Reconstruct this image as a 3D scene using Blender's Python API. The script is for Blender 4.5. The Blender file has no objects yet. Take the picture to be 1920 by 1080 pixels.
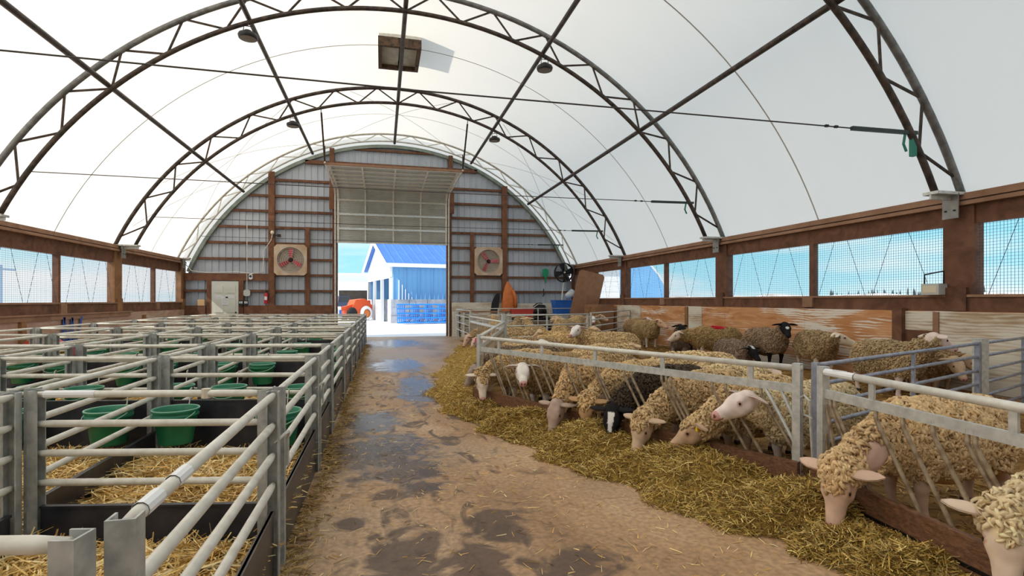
import bpy, math, random
import numpy as np
from mathutils import Vector, Matrix
random.seed(7); RNG = np.random.default_rng(7)
SC = bpy.context.scene; COL = SC.collection
PI = math.pi
# ------------------------------------------------------------------ camera
FPX, VPX, HZ, CAMH = 1000.0, 716.0, 563.0, 1.45
TH = math.atan((960 - VPX) / FPX); CT, ST = math.cos(TH), math.sin(TH)
cd = bpy.data.cameras.new('camera'); cam = bpy.data.objects.new('camera', cd); COL.objects.link(cam)
cd.sensor_width = 36.0; cd.lens = FPX / 1920 * 36.0
cd.shift_y = (HZ - 540) / 1920.0
cd.clip_start = 0.05; cd.clip_end = 2000
cam.location = (0, 0, CAMH); cam.rotation_euler = (PI / 2, 0, -TH)
SC.camera = cam
def px_floor(u, v, z=0.0):
    """direction of a photo pixel met with the level z"""
    a = (u - 960) / FPX; b = (HZ - v) / FPX
    k = (z - CAMH) / b
    return ((a * CT + ST) * k, (-a * ST + CT) * k, z)
# ------------------------------------------------------------------ world, sun, exposure
SC.view_settings.view_transform = 'Standard'; SC.view_settings.look = 'None'
SC.view_settings.exposure = 0.32; SC.view_settings.gamma = 1.0
SC.view_settings.use_curve_mapping = False
W = bpy.data.worlds.new('sky'); SC.world = W; W.use_nodes = True
nt = W.node_tree; nt.nodes.clear()
_o = nt.nodes.new('ShaderNodeOutputWorld'); _b = nt.nodes.new('ShaderNodeBackground')
_tc = nt.nodes.new('ShaderNodeTexCoord'); _sx = nt.nodes.new('ShaderNodeSeparateXYZ')
_r = nt.nodes.new('ShaderNodeValToRGB'); _n = nt.nodes.new('ShaderNodeTexNoise')
_mp = nt.nodes.new('ShaderNodeMapping'); _mx = nt.nodes.new('ShaderNodeMix'); _mx.data_type = 'RGBA'
_r2 = nt.nodes.new('ShaderNodeValToRGB')
e = _r.color_ramp.elements
e[0].position = 0.0; e[0].color = (0.52, 0.86, 1.0, 1)
e[1].position = 0.6; e[1].color = (0.60, 0.76, 0.94, 1)
x_ = e.new(0.09); x_.color = (0.33, 0.78, 0.97, 1)
x_ = e.new(0.2); x_.color = (0.48, 0.76, 0.95, 1)
_mp.inputs['Scale'].default_value = (1.6, 1.6, 9.0)
_n.inputs['Scale'].default_value = 1.7; _n.inputs['Detail'].default_value = 5
_r2.color_ramp.elements[0].position = 0.44; _r2.color_ramp.elements[1].position = 0.68
_mx.inputs[7].default_value = (0.93, 0.97, 1.0, 1)
L = nt.links.new
L(_tc.outputs['Generated'], _sx.inputs[0]); L(_sx.outputs['Z'], _r.inputs[0])
L(_tc.outputs['Generated'], _mp.inputs[0]); L(_mp.outputs[0], _n.inputs['Vector'])
L(_n.outputs[0], _r2.inputs[0]); L(_r2.outputs[0], _mx.inputs[0]); L(_r.outputs[0], _mx.inputs[6])
_gl = nt.nodes.new('ShaderNodeMapRange'); _gl.inputs[1].default_value = -.15; _gl.inputs[2].default_value = -.95; _gl.inputs[4].default_value = .8
_mg = nt.nodes.new('ShaderNodeMix'); _mg.data_type = 'RGBA'; _mg.inputs[7].default_value = (1.05, 1.08, 1.12, 1)   # hazy bright half of the sky on the sun's side
L(_sx.outputs['X'], _gl.inputs[0]); L(_gl.outputs[0], _mg.inputs[0]); L(_mx.outputs[2], _mg.inputs[6])
L(_mg.outputs[2], _b.inputs[0]); _b.inputs[1].default_value = 0.90
L(_b.outputs[0], _o.inputs[0])
sd = bpy.data.lights.new('sun_offscreen', 'SUN'); sun = bpy.data.objects.new('sun_offscreen', sd); COL.objects.link(sun)
sd.energy = 3.5; sd.angle = math.radians(1.0); sd.color = (1.0, 0.94, 0.84)
sun.rotation_euler = Vector((0.90, 0.34, -0.86)).to_track_quat('-Z', 'Y').to_euler()
sun.location = (-20, -8, 20)

# ------------------------------------------------------------------ materials
MATS = {}
def nodes_of(m):
    m.use_nodes = True; t = m.node_tree; return t, t.nodes['Principled BSDF']
def mat(name, col, rough=0.6, metal=0.0, col2=None, scale=8.0, stretch=None, lo=0.35, hi=0.65, bump=0.0, bscale=None, detail=5, dist=0.0, spec=0.5, alpha=None):
    if name in MATS: return MATS[name]
    m = bpy.data.materials.new(name); t, p = nodes_of(m)
    p.inputs['Base Color'].default_value = (*col, 1); p.inputs['Roughness'].default_value = rough
    p.inputs['Metallic'].default_value = metal; p.inputs['Specular IOR Level'].default_value = spec
    if col2 is not None or bump:
        tc = t.nodes.new('ShaderNodeTexCoord'); mp = t.nodes.new('ShaderNodeMapping'); n = t.nodes.new('ShaderNodeTexNoise')
        t.links.new(tc.outputs['Object'], mp.inputs[0]); t.links.new(mp.outputs[0], n.inputs['Vector'])
        if stretch: mp.inputs['Scale'].default_value = stretch
        n.inputs['Scale'].default_value = scale; n.inputs['Detail'].default_value = detail; n.inputs['Distortion'].default_value = dist
        if col2 is not None:
            r = t.nodes.new('ShaderNodeValToRGB')
            r.color_ramp.elements[0].position = lo; r.color_ramp.elements[1].position = hi
            r.color_ramp.elements[0].color = (*col, 1); r.color_ramp.elements[1].color = (*col2, 1)
            t.links.new(n.outputs[0], r.inputs[0]); t.links.new(r.outputs[0], p.inputs['Base Color'])
        if bump:
            b = t.nodes.new('ShaderNodeBump'); b.inputs['Strength'].default_value = bump; b.inputs['Distance'].default_value = 0.02
            src = n
            if bscale:
                src = t.nodes.new('ShaderNodeTexNoise'); src.inputs['Scale'].default_value = bscale; src.inputs['Detail'].default_value = 6
                t.links.new(mp.outputs[0], src.inputs['Vector'])
            t.links.new(src.outputs[0], b.inputs['Height']); t.links.new(b.outputs[0], p.inputs['Normal'])
    MATS[name] = m; return m
def attr_mat(name, rough=0.85, spec=0.2, bump=0.0, sheen=0.0, trans=0.0):
    m = bpy.data.materials.new(name); t, p = nodes_of(m)
    a = t.nodes.new('ShaderNodeAttribute'); a.attribute_name = 'Col'
    t.links.new(a.outputs['Color'], p.inputs['Base Color'])
    p.inputs['Roughness'].default_value = rough; p.inputs['Specular IOR Level'].default_value = spec
    if bump:
        n = t.nodes.new('ShaderNodeTexNoise'); n.inputs['Scale'].default_value = 60; n.inputs['Detail'].default_value = 4
        tc = t.nodes.new('ShaderNodeTexCoord'); t.links.new(tc.outputs['Object'], n.inputs['Vector'])
        b = t.nodes.new('ShaderNodeBump'); b.inputs['Strength'].default_value = bump; b.inputs['Distance'].default_value = 0.01
        t.links.new(n.outputs[0], b.inputs['Height']); t.links.new(b.outputs[0], p.inputs['Normal'])
    MATS[name] = m; return m
GALV = mat('galvanised steel', (.48, .49, .46), .42, .35, (.70, .70, .66), 22, lo=.3, hi=.7, bump=.08)
GALVW = mat('weathered pen steel', (.60, .575, .50), .5, .15, (.80, .78, .71), 14, lo=.3, hi=.7, bump=.1)
RUSTY = mat('worn feed bar steel', (.20, .135, .08), .6, .2, (.42, .33, .22), 16, lo=.35, hi=.65, bump=.15)
BLUEST = mat('blue grey gate steel', (.26, .28, .36), .4, .3, (.42, .44, .52), 12)
TRUSS = mat('rusted truss steel darkened for backlight', (.035, .028, .024), .55, .4, (.12, .085, .065), 10, lo=.35, hi=.75, bump=.1)  # rusted steel; the dark of its backlit silhouette is put into the colour
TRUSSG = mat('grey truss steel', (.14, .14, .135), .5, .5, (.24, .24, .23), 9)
TRUSSL = mat('pale gable arch steel', (.40, .37, .31), .5, .4, (.52, .50, .44), 9)
GREENST = mat('grey green arch flashing', (.20, .24, .20), .6, .2, (.30, .34, .30), 5)
WOOD = mat('brown stained timber', (.11, .052, .032), .75, 0, (.22, .105, .06), 3.5, (1, 1, 1), .3, .7, .25, 24, 7, 1.2, .25)
WOODL = mat('orange brown timber', (.22, .105, .045), .75, 0, (.36, .19, .09), 3, None, .3, .7, .25, 22, 7, 1.2, .25)
WOODP = mat('pale wall plate timber', (.26, .14, .08), .75, 0, (.40, .235, .15), 2.5, None, .3, .7, .2, 22, 7, 1.0, .25)
PLANK = mat('wet dark feed plank', (.10, .045, .022), .55, 0, (.26, .125, .06), 5, (3, 3, 8), .3, .7, .35, 18, 7, 1.5, .35)
LEAN = mat('brown hardboard', (.27, .13, .06), .6, 0, (.33, .17, .09), 5)
CREAM = mat('cream painted door', (.66, .67, .58), .5, 0, (.72, .73, .65), 4)
BLACKB = mat('black kickboard', (.018, .020, .028), .32, 0, (.045, .045, .055), 6, bump=.12, bscale=9)
AISLEB = mat('grimy aisle kickboard', (.05, .042, .04), .38, .1, (.12, .10, .09), 3, lo=.35, hi=.7, bump=.12)
GREEN = mat('green bucket plastic', (.010, .17, .085), .38, 0, (.018, .24, .125), 7)
GREENR = mat('pale green rim plastic', (.30, .55, .42), .4)
WHITEP = mat('white plastic', (.78, .80, .80), .45)
BLACKP = mat('black plastic', (.012, .012, .013), .45)
BLACKM = mat('black metal', (.02, .018, .018), .4, .6)
RED = mat('red paint', (.55, .02, .03), .45)
FANRED = mat('red fan blade', (.52, .05, .07), .5, 0, (.62, .10, .12), 7)
FANBOX = mat('dusty fan housing', (.50, .33, .20), .7, 0, (.66, .56, .44), 3, lo=.35, hi=.7)
WIRE = mat('dusty guard wire', (.55, .52, .47), .5, .4)
ORANGE = mat('orange rain coat', (.62, .16, .035), .65, 0, (.74, .23, .06), 6)
DKCLOTH = mat('dark coat cloth', (.02, .02, .025), .9)
BLUEP = mat('blue plastic', (.02, .13, .55), .4, 0, (.03, .17, .62), 3)
YELLOW = mat('yellow plastic', (.85, .55, .02), .45)
REDP = mat('faded red plastic', (.62, .07, .06), .5)
PAINTB = mat('blue spray paint', (.02, .07, .33), .7, 0, (.06, .13, .42), 8)
PAPER = mat('white paper', (.85, .86, .87), .7)
INK = mat('grey print', (.35, .37, .40), .8)
SNOW = mat('packed snow', (.90, .91, .93), .7, 0, (.82, .84, .88), .6, bump=.3, bscale=2)
BBLUE = mat('blue steel siding', (.15, .37, .64), .5, .0, (.17, .40, .68), .8)
BROOF = mat('blue steel roof', (.045, .17, .56), .5, .0, (.055, .20, .60), .8)
BWHITE = mat('white building panel', (.86, .88, .90), .6)
BLOCK = mat('grey concrete block', (.42, .43, .45), .85, 0, (.60, .60, .60), 3, bump=.3)
DARKIN = mat('shed lining boards', (.26, .21, .17), .9, 0, (.34, .28, .23), 2)
TIN = mat('grey ribbed steel sheet', (.42, .46, .52), .5, .15, (.53, .57, .62), 1.2, (1, 1, .35), .3, .7)
DOORST = mat('ribbed door steel', (.40, .41, .38), .5, .25, (.50, .51, .47), 2)
RUBBER = mat('black rubber', (.015, .015, .015), .8)
NET = mat('window netting', (.05, .06, .08), .7)
CABLE = mat('steel cable', (.07, .065, .06), .5, .5)
STRING = mat('pale bracing wire', (.42, .42, .40), .6, .3)
GREYSHIRT = mat('grey box plastic', (.55, .57, .53), .5)
GLASSD = mat('dark lens', (.22, .19, .16), .25)
TAN = mat('tan card', (.55, .36, .18), .8)
COAT = attr_mat('sheep coat', .9, .15)
STRAWM = attr_mat('straw', .6, .3)
def plywood_mat(name, a, b, white, lo, hi):
    m = bpy.data.materials.new(name); t, p = nodes_of(m)
    tc = t.nodes.new('ShaderNodeTexCoord'); mp = t.nodes.new('ShaderNodeMapping'); mp.inputs['Scale'].default_value = (1, .55, 2.6)
    t.links.new(tc.outputs['Object'], mp.inputs[0])
    n1 = t.nodes.new('ShaderNodeTexNoise'); n1.inputs['Scale'].default_value = 1.7; n1.inputs['Detail'].default_value = 8; n1.inputs['Distortion'].default_value = 2.2
    w = t.nodes.new('ShaderNodeTexWave'); w.bands_direction = 'Z'; w.inputs['Scale'].default_value = 2.6; w.inputs['Distortion'].default_value = 9; w.inputs['Detail'].default_value = 3; w.inputs['Detail Scale'].default_value = 1.0
    n2 = t.nodes.new('ShaderNodeTexNoise'); n2.inputs['Scale'].default_value = .9; n2.inputs['Detail'].default_value = 6; n2.inputs['Distortion'].default_value = 1.0
    for q in (n1, w, n2): t.links.new(mp.outputs[0], q.inputs['Vector'])
    r1 = t.nodes.new('ShaderNodeValToRGB'); r1.color_ramp.elements[0].color = (*a, 1); r1.color_ramp.elements[1].color = (*b, 1)
    r1.color_ramp.elements[0].position = .3; r1.color_ramp.elements[1].position = .7
    t.links.new(n1.outputs[0], r1.inputs[0])
    ad = t.nodes.new('ShaderNodeMath'); ad.operation = 'MULTIPLY_ADD'; ad.inputs[1].default_value = .13
    t.links.new(w.outputs['Fac'], ad.inputs[0]); t.links.new(n2.outputs[0], ad.inputs[2])
    r2 = t.nodes.new('ShaderNodeValToRGB'); r2.color_ramp.elements[0].position = lo; r2.color_ramp.elements[1].position = hi
    t.links.new(ad.outputs[0], r2.inputs[0])
    mx = t.nodes.new('ShaderNodeMix'); mx.data_type = 'RGBA'; mx.inputs[7].default_value = (*white, 1)
    t.links.new(r2.outputs[0], mx.inputs[0]); t.links.new(r1.outputs[0], mx.inputs[6]); t.links.new(mx.outputs[2], p.inputs['Base Color'])
    p.inputs['Roughness'].default_value = .8; p.inputs['Specular IOR Level'].default_value = .2
    b_ = t.nodes.new('ShaderNodeBump'); b_.inputs['Strength'].default_value = .3; b_.inputs['Distance'].default_value = .01
    t.links.new(ad.outputs[0], b_.inputs['Height']); t.links.new(b_.outputs[0], p.inputs['Normal'])
    MATS[name] = m; return m
PLY = plywood_mat('worn orange plywood', (.50, .20, .065), (.74, .41, .21), (.84, .76, .66), .585, .66)
PLYW = plywood_mat('whitewashed plywood', (.40, .27, .16), (.60, .46, .32), (.76, .71, .60), .42, .60)
PLYL = plywood_mat('greyed pinkish plywood', (.40, .24, .17), (.60, .42, .33), (.68, .56, .48), .62, .75)
def fabric_mat():
    m = bpy.data.materials.new('translucent white roof cover'); m.use_nodes = True; t = m.node_tree; t.nodes.clear()
    o = t.nodes.new('ShaderNodeOutputMaterial'); d = t.nodes.new('ShaderNodeBsdfDiffuse'); tr = t.nodes.new('ShaderNodeBsdfTranslucent'); ms = t.nodes.new('ShaderNodeMixShader')
    tc = t.nodes.new('ShaderNodeTexCoord'); mp = t.nodes.new('ShaderNodeMapping'); n = t.nodes.new('ShaderNodeTexNoise'); r = t.nodes.new('ShaderNodeValToRGB')
    mp.inputs['Scale'].default_value = (.4, 1.5, .4); n.inputs['Scale'].default_value = 1.2; n.inputs['Detail'].default_value = 6
    r.color_ramp.elements[0].color = (.85, .79, .715, 1); r.color_ramp.elements[1].color = (.89, .83, .75, 1)
    t.links.new(tc.outputs['Object'], mp.inputs[0]); t.links.new(mp.outputs[0], n.inputs['Vector']); t.links.new(n.outputs[0], r.inputs[0])
    t.links.new(r.outputs[0], tr.inputs[0]); d.inputs[0].default_value = (.86, .83, .78, 1)
    ms.inputs[0].default_value = .62
    t.links.new(d.outputs[0], ms.inputs[1]); t.links.new(tr.outputs[0], ms.inputs[2]); t.links.new(ms.outputs[0], o.inputs[0])
    return m
FABRIC = fabric_mat()
def floor_mat():
    m = bpy.data.materials.new('stained barn concrete'); t, p = nodes_of(m); N = t.nodes.new; K = t.links.new
    tc = N('ShaderNodeTexCoord')
    def noise(s, det=6, dist=0, st=None):
        n = N('ShaderNodeTexNoise'); n.inputs['Scale'].default_value = s; n.inputs['Detail'].default_value = det; n.inputs['Distortion'].default_value = dist
        if st:
            mp = N('ShaderNodeMapping'); mp.inputs['Scale'].default_value = st; K(tc.outputs['Object'], mp.inputs[0]); K(mp.outputs[0], n.inputs['Vector'])
        else: K(tc.outputs['Object'], n.inputs['Vector'])
        return n.outputs[0]
    def ramp(src, els):
        r = N('ShaderNodeValToRGB'); e = r.color_ramp.elements
        e[0].position, e[0].color = els[0][0], (*els[0][1], 1); e[1].position, e[1].color = els[-1][0], (*els[-1][1], 1)
        for q, c in els[1:-1]:
            x = e.new(q); x.color = (*c, 1)
        K(src, r.inputs[0]); return r.outputs[0]
    def math_(op, a, b=None, c=None):
        n = N('ShaderNodeMath'); n.operation = op
        for i, q in enumerate((a, b, c)):
            if q is None: continue
            if isinstance(q, (int, float)): n.inputs[i].default_value = q
            else: K(q, n.inputs[i])
        return n.outputs[0]
    def mix(f, a, b):
        n = N('ShaderNodeMix'); n.data_type = 'RGBA'; K(f, n.inputs[0])
        for i, q in ((6, a), (7, b)):
            if isinstance(q, tuple): n.inputs[i].default_value = (*q, 1)
            else: K(q, n.inputs[i])
        return n.outputs[2]
    base = ramp(noise(.9, 8, .6, (1.2, .5, 1)), [(.30, (.28, .155, .070)), (.5, (.48, .29, .148)), (.72, (.64, .45, .275))])
    grey = ramp(noise(.55, 5, .3), [(.45, (0, 0, 0)), (.65, (.75, .75, .75))])
    base = mix(grey, base, (.40, .30, .205))
    grit = ramp(noise(28, 4), [(.35, (.72, .72, .72)), (.65, (1.1, 1.1, 1.1))])
    gm = N('ShaderNodeMix'); gm.data_type = 'RGBA'; gm.blend_type = 'MULTIPLY'; gm.inputs[0].default_value = 1; K(base, gm.inputs[6]); K(grit, gm.inputs[7]); base = gm.outputs[2]
    sx = N('ShaderNodeSeparateXYZ'); K(tc.outputs['Object'], sx.inputs[0])
    edge = noise(3.4, 9, 1.4)
    def blot(cx, cy, rx, ry, amp=2.3):
        dx = math_('DIVIDE', math_('SUBTRACT', sx.outputs[0], cx), rx); dy = math_('DIVIDE', math_('SUBTRACT', sx.outputs[1], cy), ry)
        r2 = math_('SQRT', math_('ADD', math_('MULTIPLY', dx, dx), math_('MULTIPLY', dy, dy)))
        q = math_('ADD', math_('SUBTRACT', 1.0, r2), math_('MULTIPLY', math_('SUBTRACT', edge, .5), amp))
        n = N('ShaderNodeMapRange'); n.inputs[1].default_value = -.16; n.inputs[2].default_value = .26; K(q, n.inputs[0]); return n.outputs[0]
    wet = None
    for b in ((-.05, 5.25, .62, .75), (.25, 4.6, .3, .45), (-.15, 6.6, .35, .6), (.55, 9.0, .35, 1.6), (.35, 12.2, .6, 1.3), (.4, 18.5, .9, 1.6)):
        x = blot(*b); wet = x if wet is None else math_('MAXIMUM', wet, x)
    dry = None
    for b in ((.12, 3.0, .26, .40), (.52, 2.85, .18, .42), (1.0, 2.75, .30, .22), (.75, 3.35, .2, .3), (.05, 4.1, .12, .15), (-.2, 3.6, .1, .1), (.3, 4.2, .1, .25)):
        x = blot(*b, 2.8); dry = x if dry is None else math_('MAXIMUM', dry, x)
    streak = ramp(noise(3.2, 8, 1.2, (1.6, .7, 1)), [(.52, (0, 0, 0)), (.63, (1, 1, 1))])
    lane = blot(.45, 7.2, .85, 5.2, 1.6)
    dung = math_('MULTIPLY', math_('MULTIPLY', streak, lane), .85)
    col = mix(math_('MULTIPLY', wet, .80), base, (.075, .045, .030)); col = mix(math_('MULTIPLY', dry, .82), col, (.070, .040, .028))
    col = mix(dung, col, (.075, .042, .022))
    K(col, p.inputs['Base Color'])
    rg = N('ShaderNodeMapRange'); rg.inputs[3].default_value = .55; rg.inputs[4].default_value = .27; K(wet, rg.inputs[0])
    film = blot(.6, 16.5, 1.8, 5.0, 1.6)
    K(math_('MULTIPLY', rg.outputs[0], math_('SUBTRACT', 1.0, math_('MULTIPLY', film, .22))), p.inputs['Roughness'])
    bp = N('ShaderNodeBump'); bp.inputs['Strength'].default_value = .35; bp.inputs['Distance'].default_value = .012
    hh = math_('ADD', noise(9, 8), math_('MULTIPLY', dung, .6)); hh = math_('MULTIPLY', hh, math_('SUBTRACT', 1.0, math_('MULTIPLY', wet, .8)))
    K(hh, bp.inputs['Height']); K(bp.outputs[0], p.inputs['Normal'])
    return m
FLOORM = floor_mat()
DUNG = mat('trampled brown bedding', (.16, .075, .02), .85, 0, (.38, .22, .07), 3.5, None, .3, .7, .8, 12, 8, 1.0, .2)
STRAWB = mat('golden straw bed', (.42, .23, .06), .8, 0, (.76, .50, .17), 16, (1, 2.5, 1), .3, .7, .9, 34, 8, 1.5, .2)
HAYB = mat('olive hay mat', (.28, .17, .035), .85, 0, (.50, .33, .08), 18, (1, 2, 1), .3, .7, .9, 34, 8, 1.5, .2)

# ------------------------------------------------------------------ mesh helpers
class MB:
    def __init__(s): s.v = []; s.f = []
    def add(s, vs, fs):
        o = len(s.v); s.v += [tuple(x) for x in vs]; s.f += [tuple(i + o for i in f) for f in fs]; return s
    def box(s, x0, x1, y0, y1, z0, z1):
        return s.add([(x0, y0, z0), (x1, y0, z0), (x1, y1, z0), (x0, y1, z0), (x0, y0, z1), (x1, y0, z1), (x1, y1, z1), (x0, y1, z1)],
                     [(0, 3, 2, 1), (4, 5, 6, 7), (0, 1, 5, 4), (1, 2, 6, 5), (2, 3, 7, 6), (3, 0, 4, 7)])
    def bar(s, p, q, w, h, up=(0, 0, 1)):
        p = Vector(p); q = Vector(q); d = (q - p).normalized(); u = Vector(up)
        if abs(d.dot(u)) > .98: u = Vector((1, 0, 0))
        a = d.cross(u).normalized(); b = a.cross(d).normalized()
        vs = [c + a * i * w / 2 + b * j * h / 2 for c in (p, q) for i, j in ((-1, -1), (1, -1), (1, 1), (-1, 1))]
        return s.add(vs, [(0, 1, 2, 3), (7, 6, 5, 4), (0, 4, 5, 1), (1, 5, 6, 2), (2, 6, 7, 3), (3, 7, 4, 0)])
    def tube(s, pts, r, n=8, cap=True, closed=False):
        pts = [Vector(p) for p in pts]; m = len(pts); rs = r if isinstance(r, (list, tuple)) else [r] * m
        vs = []; prev = None
        for i, p in enumerate(pts):
            if closed: d = pts[(i + 1) % m] - pts[i - 1]
            else: d = pts[min(i + 1, m - 1)] - pts[max(i - 1, 0)]
            d.normalize()
            if prev is None:
                u = Vector((0, 0, 1)) if abs(d.z) < .9 else Vector((1, 0, 0)); a = d.cross(u).normalized()
            else: a = (prev - d * prev.dot(d)).normalized()
            prev = a; b = d.cross(a)
            vs += [p + (a * math.cos(2 * PI * k / n) + b * math.sin(2 * PI * k / n)) * rs[i] for k in range(n)]
        fs = []
        for i in range(m if closed else m - 1):
            j = (i + 1) % m
            fs += [(i * n + k, i * n + (k + 1) % n, j * n + (k + 1) % n, j * n + k) for k in range(n)]
        if cap and not closed: fs += [tuple(range(n - 1, -1, -1)), tuple((m - 1) * n + k for k in range(n))]
        return s.add(vs, fs)
    def lathe(s, prof, n=20, c=(0, 0, 0), axis='z'):
        vs = []
        for r, h in prof:
            for k in range(n):
                a = 2 * PI * k / n; x, y = r * math.cos(a), r * math.sin(a)
                vs.append((c[0] + x, c[1] + y, c[2] + h) if axis == 'z' else (c[0] + x, c[1] + h, c[2] + y))
        fs = [(i * n + k, i * n + (k + 1) % n, (i + 1) * n + (k + 1) % n, (i + 1) * n + k) for i in range(len(prof) - 1) for k in range(n)]
        return s.add(vs, fs)
    def prism(s, poly, h0, h1, axis='y'):
        n = len(poly)
        f = {'y': lambda a, b, h: (a, h, b), 'x': lambda a, b, h: (h, a, b), 'z': lambda a, b, h: (a, b, h)}[axis]
        vs = [f(a, b, h0) for a, b in poly] + [f(a, b, h1) for a, b in poly]
        return s.add(vs, [tuple(range(n - 1, -1, -1)), tuple(range(n, 2 * n))] + [(i, (i + 1) % n, n + (i + 1) % n, n + i) for i in range(n)])
    def mesh(s, name='m', smooth=False):
        me = bpy.data.meshes.new(name); me.from_pydata(s.v, [], s.f); me.update()
        if smooth:
            me.polygons.foreach_set('use_smooth', [True] * len(me.polygons))
        return me
def link(name, me, m=None, parent=None, smooth=False):
    if isinstance(me, MB): me = me.mesh(name, smooth)
    if m is not None and not me.materials: me.materials.append(m)
    o = bpy.data.objects.new(name, me); COL.objects.link(o)
    if parent is not None: o.parent = parent
    return o
def tag(o, label=None, cat=None, group=None, kind=None):
    if label: o['label'] = label
    if cat: o['category'] = cat
    if group: o['group'] = group
    if kind: o['kind'] = kind
    return o
def thing(name, label, cat, loc=(0, 0, 0), rz=0, group=None, kind=None):
    o = bpy.data.objects.new(name, None); COL.objects.link(o); o.location = loc; o.rotation_euler = (0, 0, rz)
    o.empty_display_size = .1
    return tag(o, label, cat, group, kind)
def boxobj(name, b, m, parent=None): return link(name, MB().box(*b), m, parent)
def np_mesh(name, V, F, col=None):
    me = bpy.data.meshes.new(name); V = np.asarray(V, np.float32); F = np.asarray(F, np.int32); k = F.shape[1]
    me.vertices.add(len(V)); me.vertices.foreach_set('co', V.ravel())
    me.loops.add(F.size); me.loops.foreach_set('vertex_index', F.ravel())
    me.polygons.add(len(F)); me.polygons.foreach_set('loop_start', np.arange(0, F.size, k, dtype=np.int32))
    me.update(calc_edges=True)
    if col is not None:
        a = me.color_attributes.new('Col', 'FLOAT_COLOR', 'POINT')
        c = np.ones((len(V), 4), np.float32); c[:, :3] = col; a.data.foreach_set('color', c.ravel())
    return me

# ------------------------------------------------------------------ barn constants
XC, ZC, RO, RI = 0.48, -0.30, 8.20, 7.76
XL, XR, YG, YB = -7.03, 8.0, 21.66, -6.0
TR_Y = [0.45, 5.85, 11.3, 16.65]
def arc(a, R, y): return (XC + R * math.sin(a), y, ZC + R * math.cos(a))
def ang_at(z, R): return math.acos((z - ZC) / R)

# ================================================================== STRUCTURE
fl = link('floor', MB().add([(XL - .15, YB, 0), (XR + .15, YB, 0), (XR + .15, YG + .1, 0), (XL - .15, YG + .1, 0)], [(0, 1, 2, 3)]), FLOORM)
tag(fl, 'damp stained concrete barn floor along the feed aisle', 'floor', kind='structure')
sg = link('ground_snow', MB().add([(-300, YG + .1, -.04), (300, YG + .1, -.04), (300, 400, -.04), (-300, 400, -.04), (-300, -120, -.04), (XL - .15, -120, -.04), (XL - .15, YG + .1, -.04),
          (XR + .15, -120, -.04), (300, -120, -.04), (XR + .15, YG + .1, -.04)], [(0, 1, 2, 3), (4, 5, 6, 0), (7, 8, 1, 9)]), SNOW)
tag(sg, 'snow covered yard outside the barn', 'ground', kind='structure')
# ceiling cover
a0 = ang_at(2.93, RO + .05); NA = 72; NY = 12
vs = [arc(-a0 + 2 * a0 * i / NA, RO + .05, YB + (YG + .12 - YB) * j / NY) for j in range(NY + 1) for i in range(NA + 1)]
fs = [(j * (NA + 1) + i, j * (NA + 1) + i + 1, (j + 1) * (NA + 1) + i + 1, (j + 1) * (NA + 1) + i) for j in range(NY) for i in range(NA)]
ce = link('ceiling', MB().add(vs, fs), FABRIC, smooth=True); tag(ce, 'white translucent fabric roof cover stretched over the arches', 'ceiling', kind='structure')
SEAM = mat('grey welded seam', (.50, .50, .47), .8)
for y in (3.3, 8.45, 13.95, 19.1):
    b = MB(); pts = [arc(-a0 + 2 * a0 * i / 60, RO + .043, y) for i in range(61)]
    vs = [(p[0], p[1] + d, p[2]) for p in pts for d in (-.016, .016)]
    b.add(vs, [(2 * i, 2 * i + 1, 2 * i + 3, 2 * i + 2) for i in range(60)]); link('seam', b, SEAM, ce)
# side walls
def side_wall(name, X, s, sill, head, label, plym, post_m, ply_top, split):
    """s=+1 wall to the right (inner face looks to -X)"""
    w = thing(name, label, 'wall', (X, 0, 0), 0, kind='structure')
    def bx(n, x0, x1, y0, y1, z0, z1, m): return boxobj(n, (min(s * x0, s * x1), max(s * x0, s * x1), y0, y1, z0, z1), m, w)
    y = YB; k = 0
    while y < YG - .1:
        y2 = min(y + 2.44, YG)
        bx('plywood_panel', -.10, -.07, y + .004, y2 - .004, 0, ply_top, plym[k % len(plym)]); y = y2; k += 1
    bx('girt', -.075, .06, YB, YG, ply_top, sill - .03, WOOD)
    bx('sill_board', -.10, .14, YB, YG, sill - .035, sill, WOODP)
    bx('header_beam', -.02, .10, YB, YG, head, 2.78, WOOD)
    bx('plate_beam', -.13, .16, YB, YG, 2.78, 2.835, WOODP)
    bx('plate_beam', -.10, .10, YB, YG, 2.86, 2.95, WOODP)
    for ty in TR_Y + [YG - .2]:
        h = .21 if ty < YG - 1 else .14
        bx('post', -.06, .12, ty - h, ty + h, 0, head + .002, post_m); bx('post', -.06, .12, ty - h, ty + h, head, 2.78, post_m)
        bx('post_foot', -.11, -.05, ty - .14, ty + .14, ply_top + .01, sill + .10, post_m)
    for ty in split:
        bx('mullion', -.03, .09, ty - .045, ty + .045, sill, head, WOOD)
        bx('mullion_block', -.12, -.05, ty - .12, ty + .12, ply_top + .03, sill - .035, WOODP)
    return w
SPL = [-2.4, 3.1, 8.55, 13.98, 19.15]
wr = side_wall('wall_right', XR, 1, 1.53, 2.52, 'sheep yard wall of worn orange plywood below netted window openings', [PLY], WOOD, 1.29, SPL)
wl = side_wall('wall_left', XL, -1, 1.40, 2.47, 'lambing pens wall of weathered plywood below bright netted openings', [PLYL, PLYL], WOODL, 1.12, SPL)
boxobj('batten', (-.20, -.10, 6.58, 6.74, 0, 1.33), WOOD, wr)
boxobj('batten', (-.15, -.10, 6.06, 6.14, 0, 1.28), WOODP, wr)
boxobj('patch_board', (-.125, -.10, 6.14, 6.58, 1.0, 1.285), PLYW, wr)
boxobj('patch_board', (-.125, -.10, 6.14, 6.58, .3, .99), WOOD, wr)
boxobj('patch_board', (-.125, -.10, 2.2, 6.06, .2, 1.285), PLYW, wr)
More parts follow.
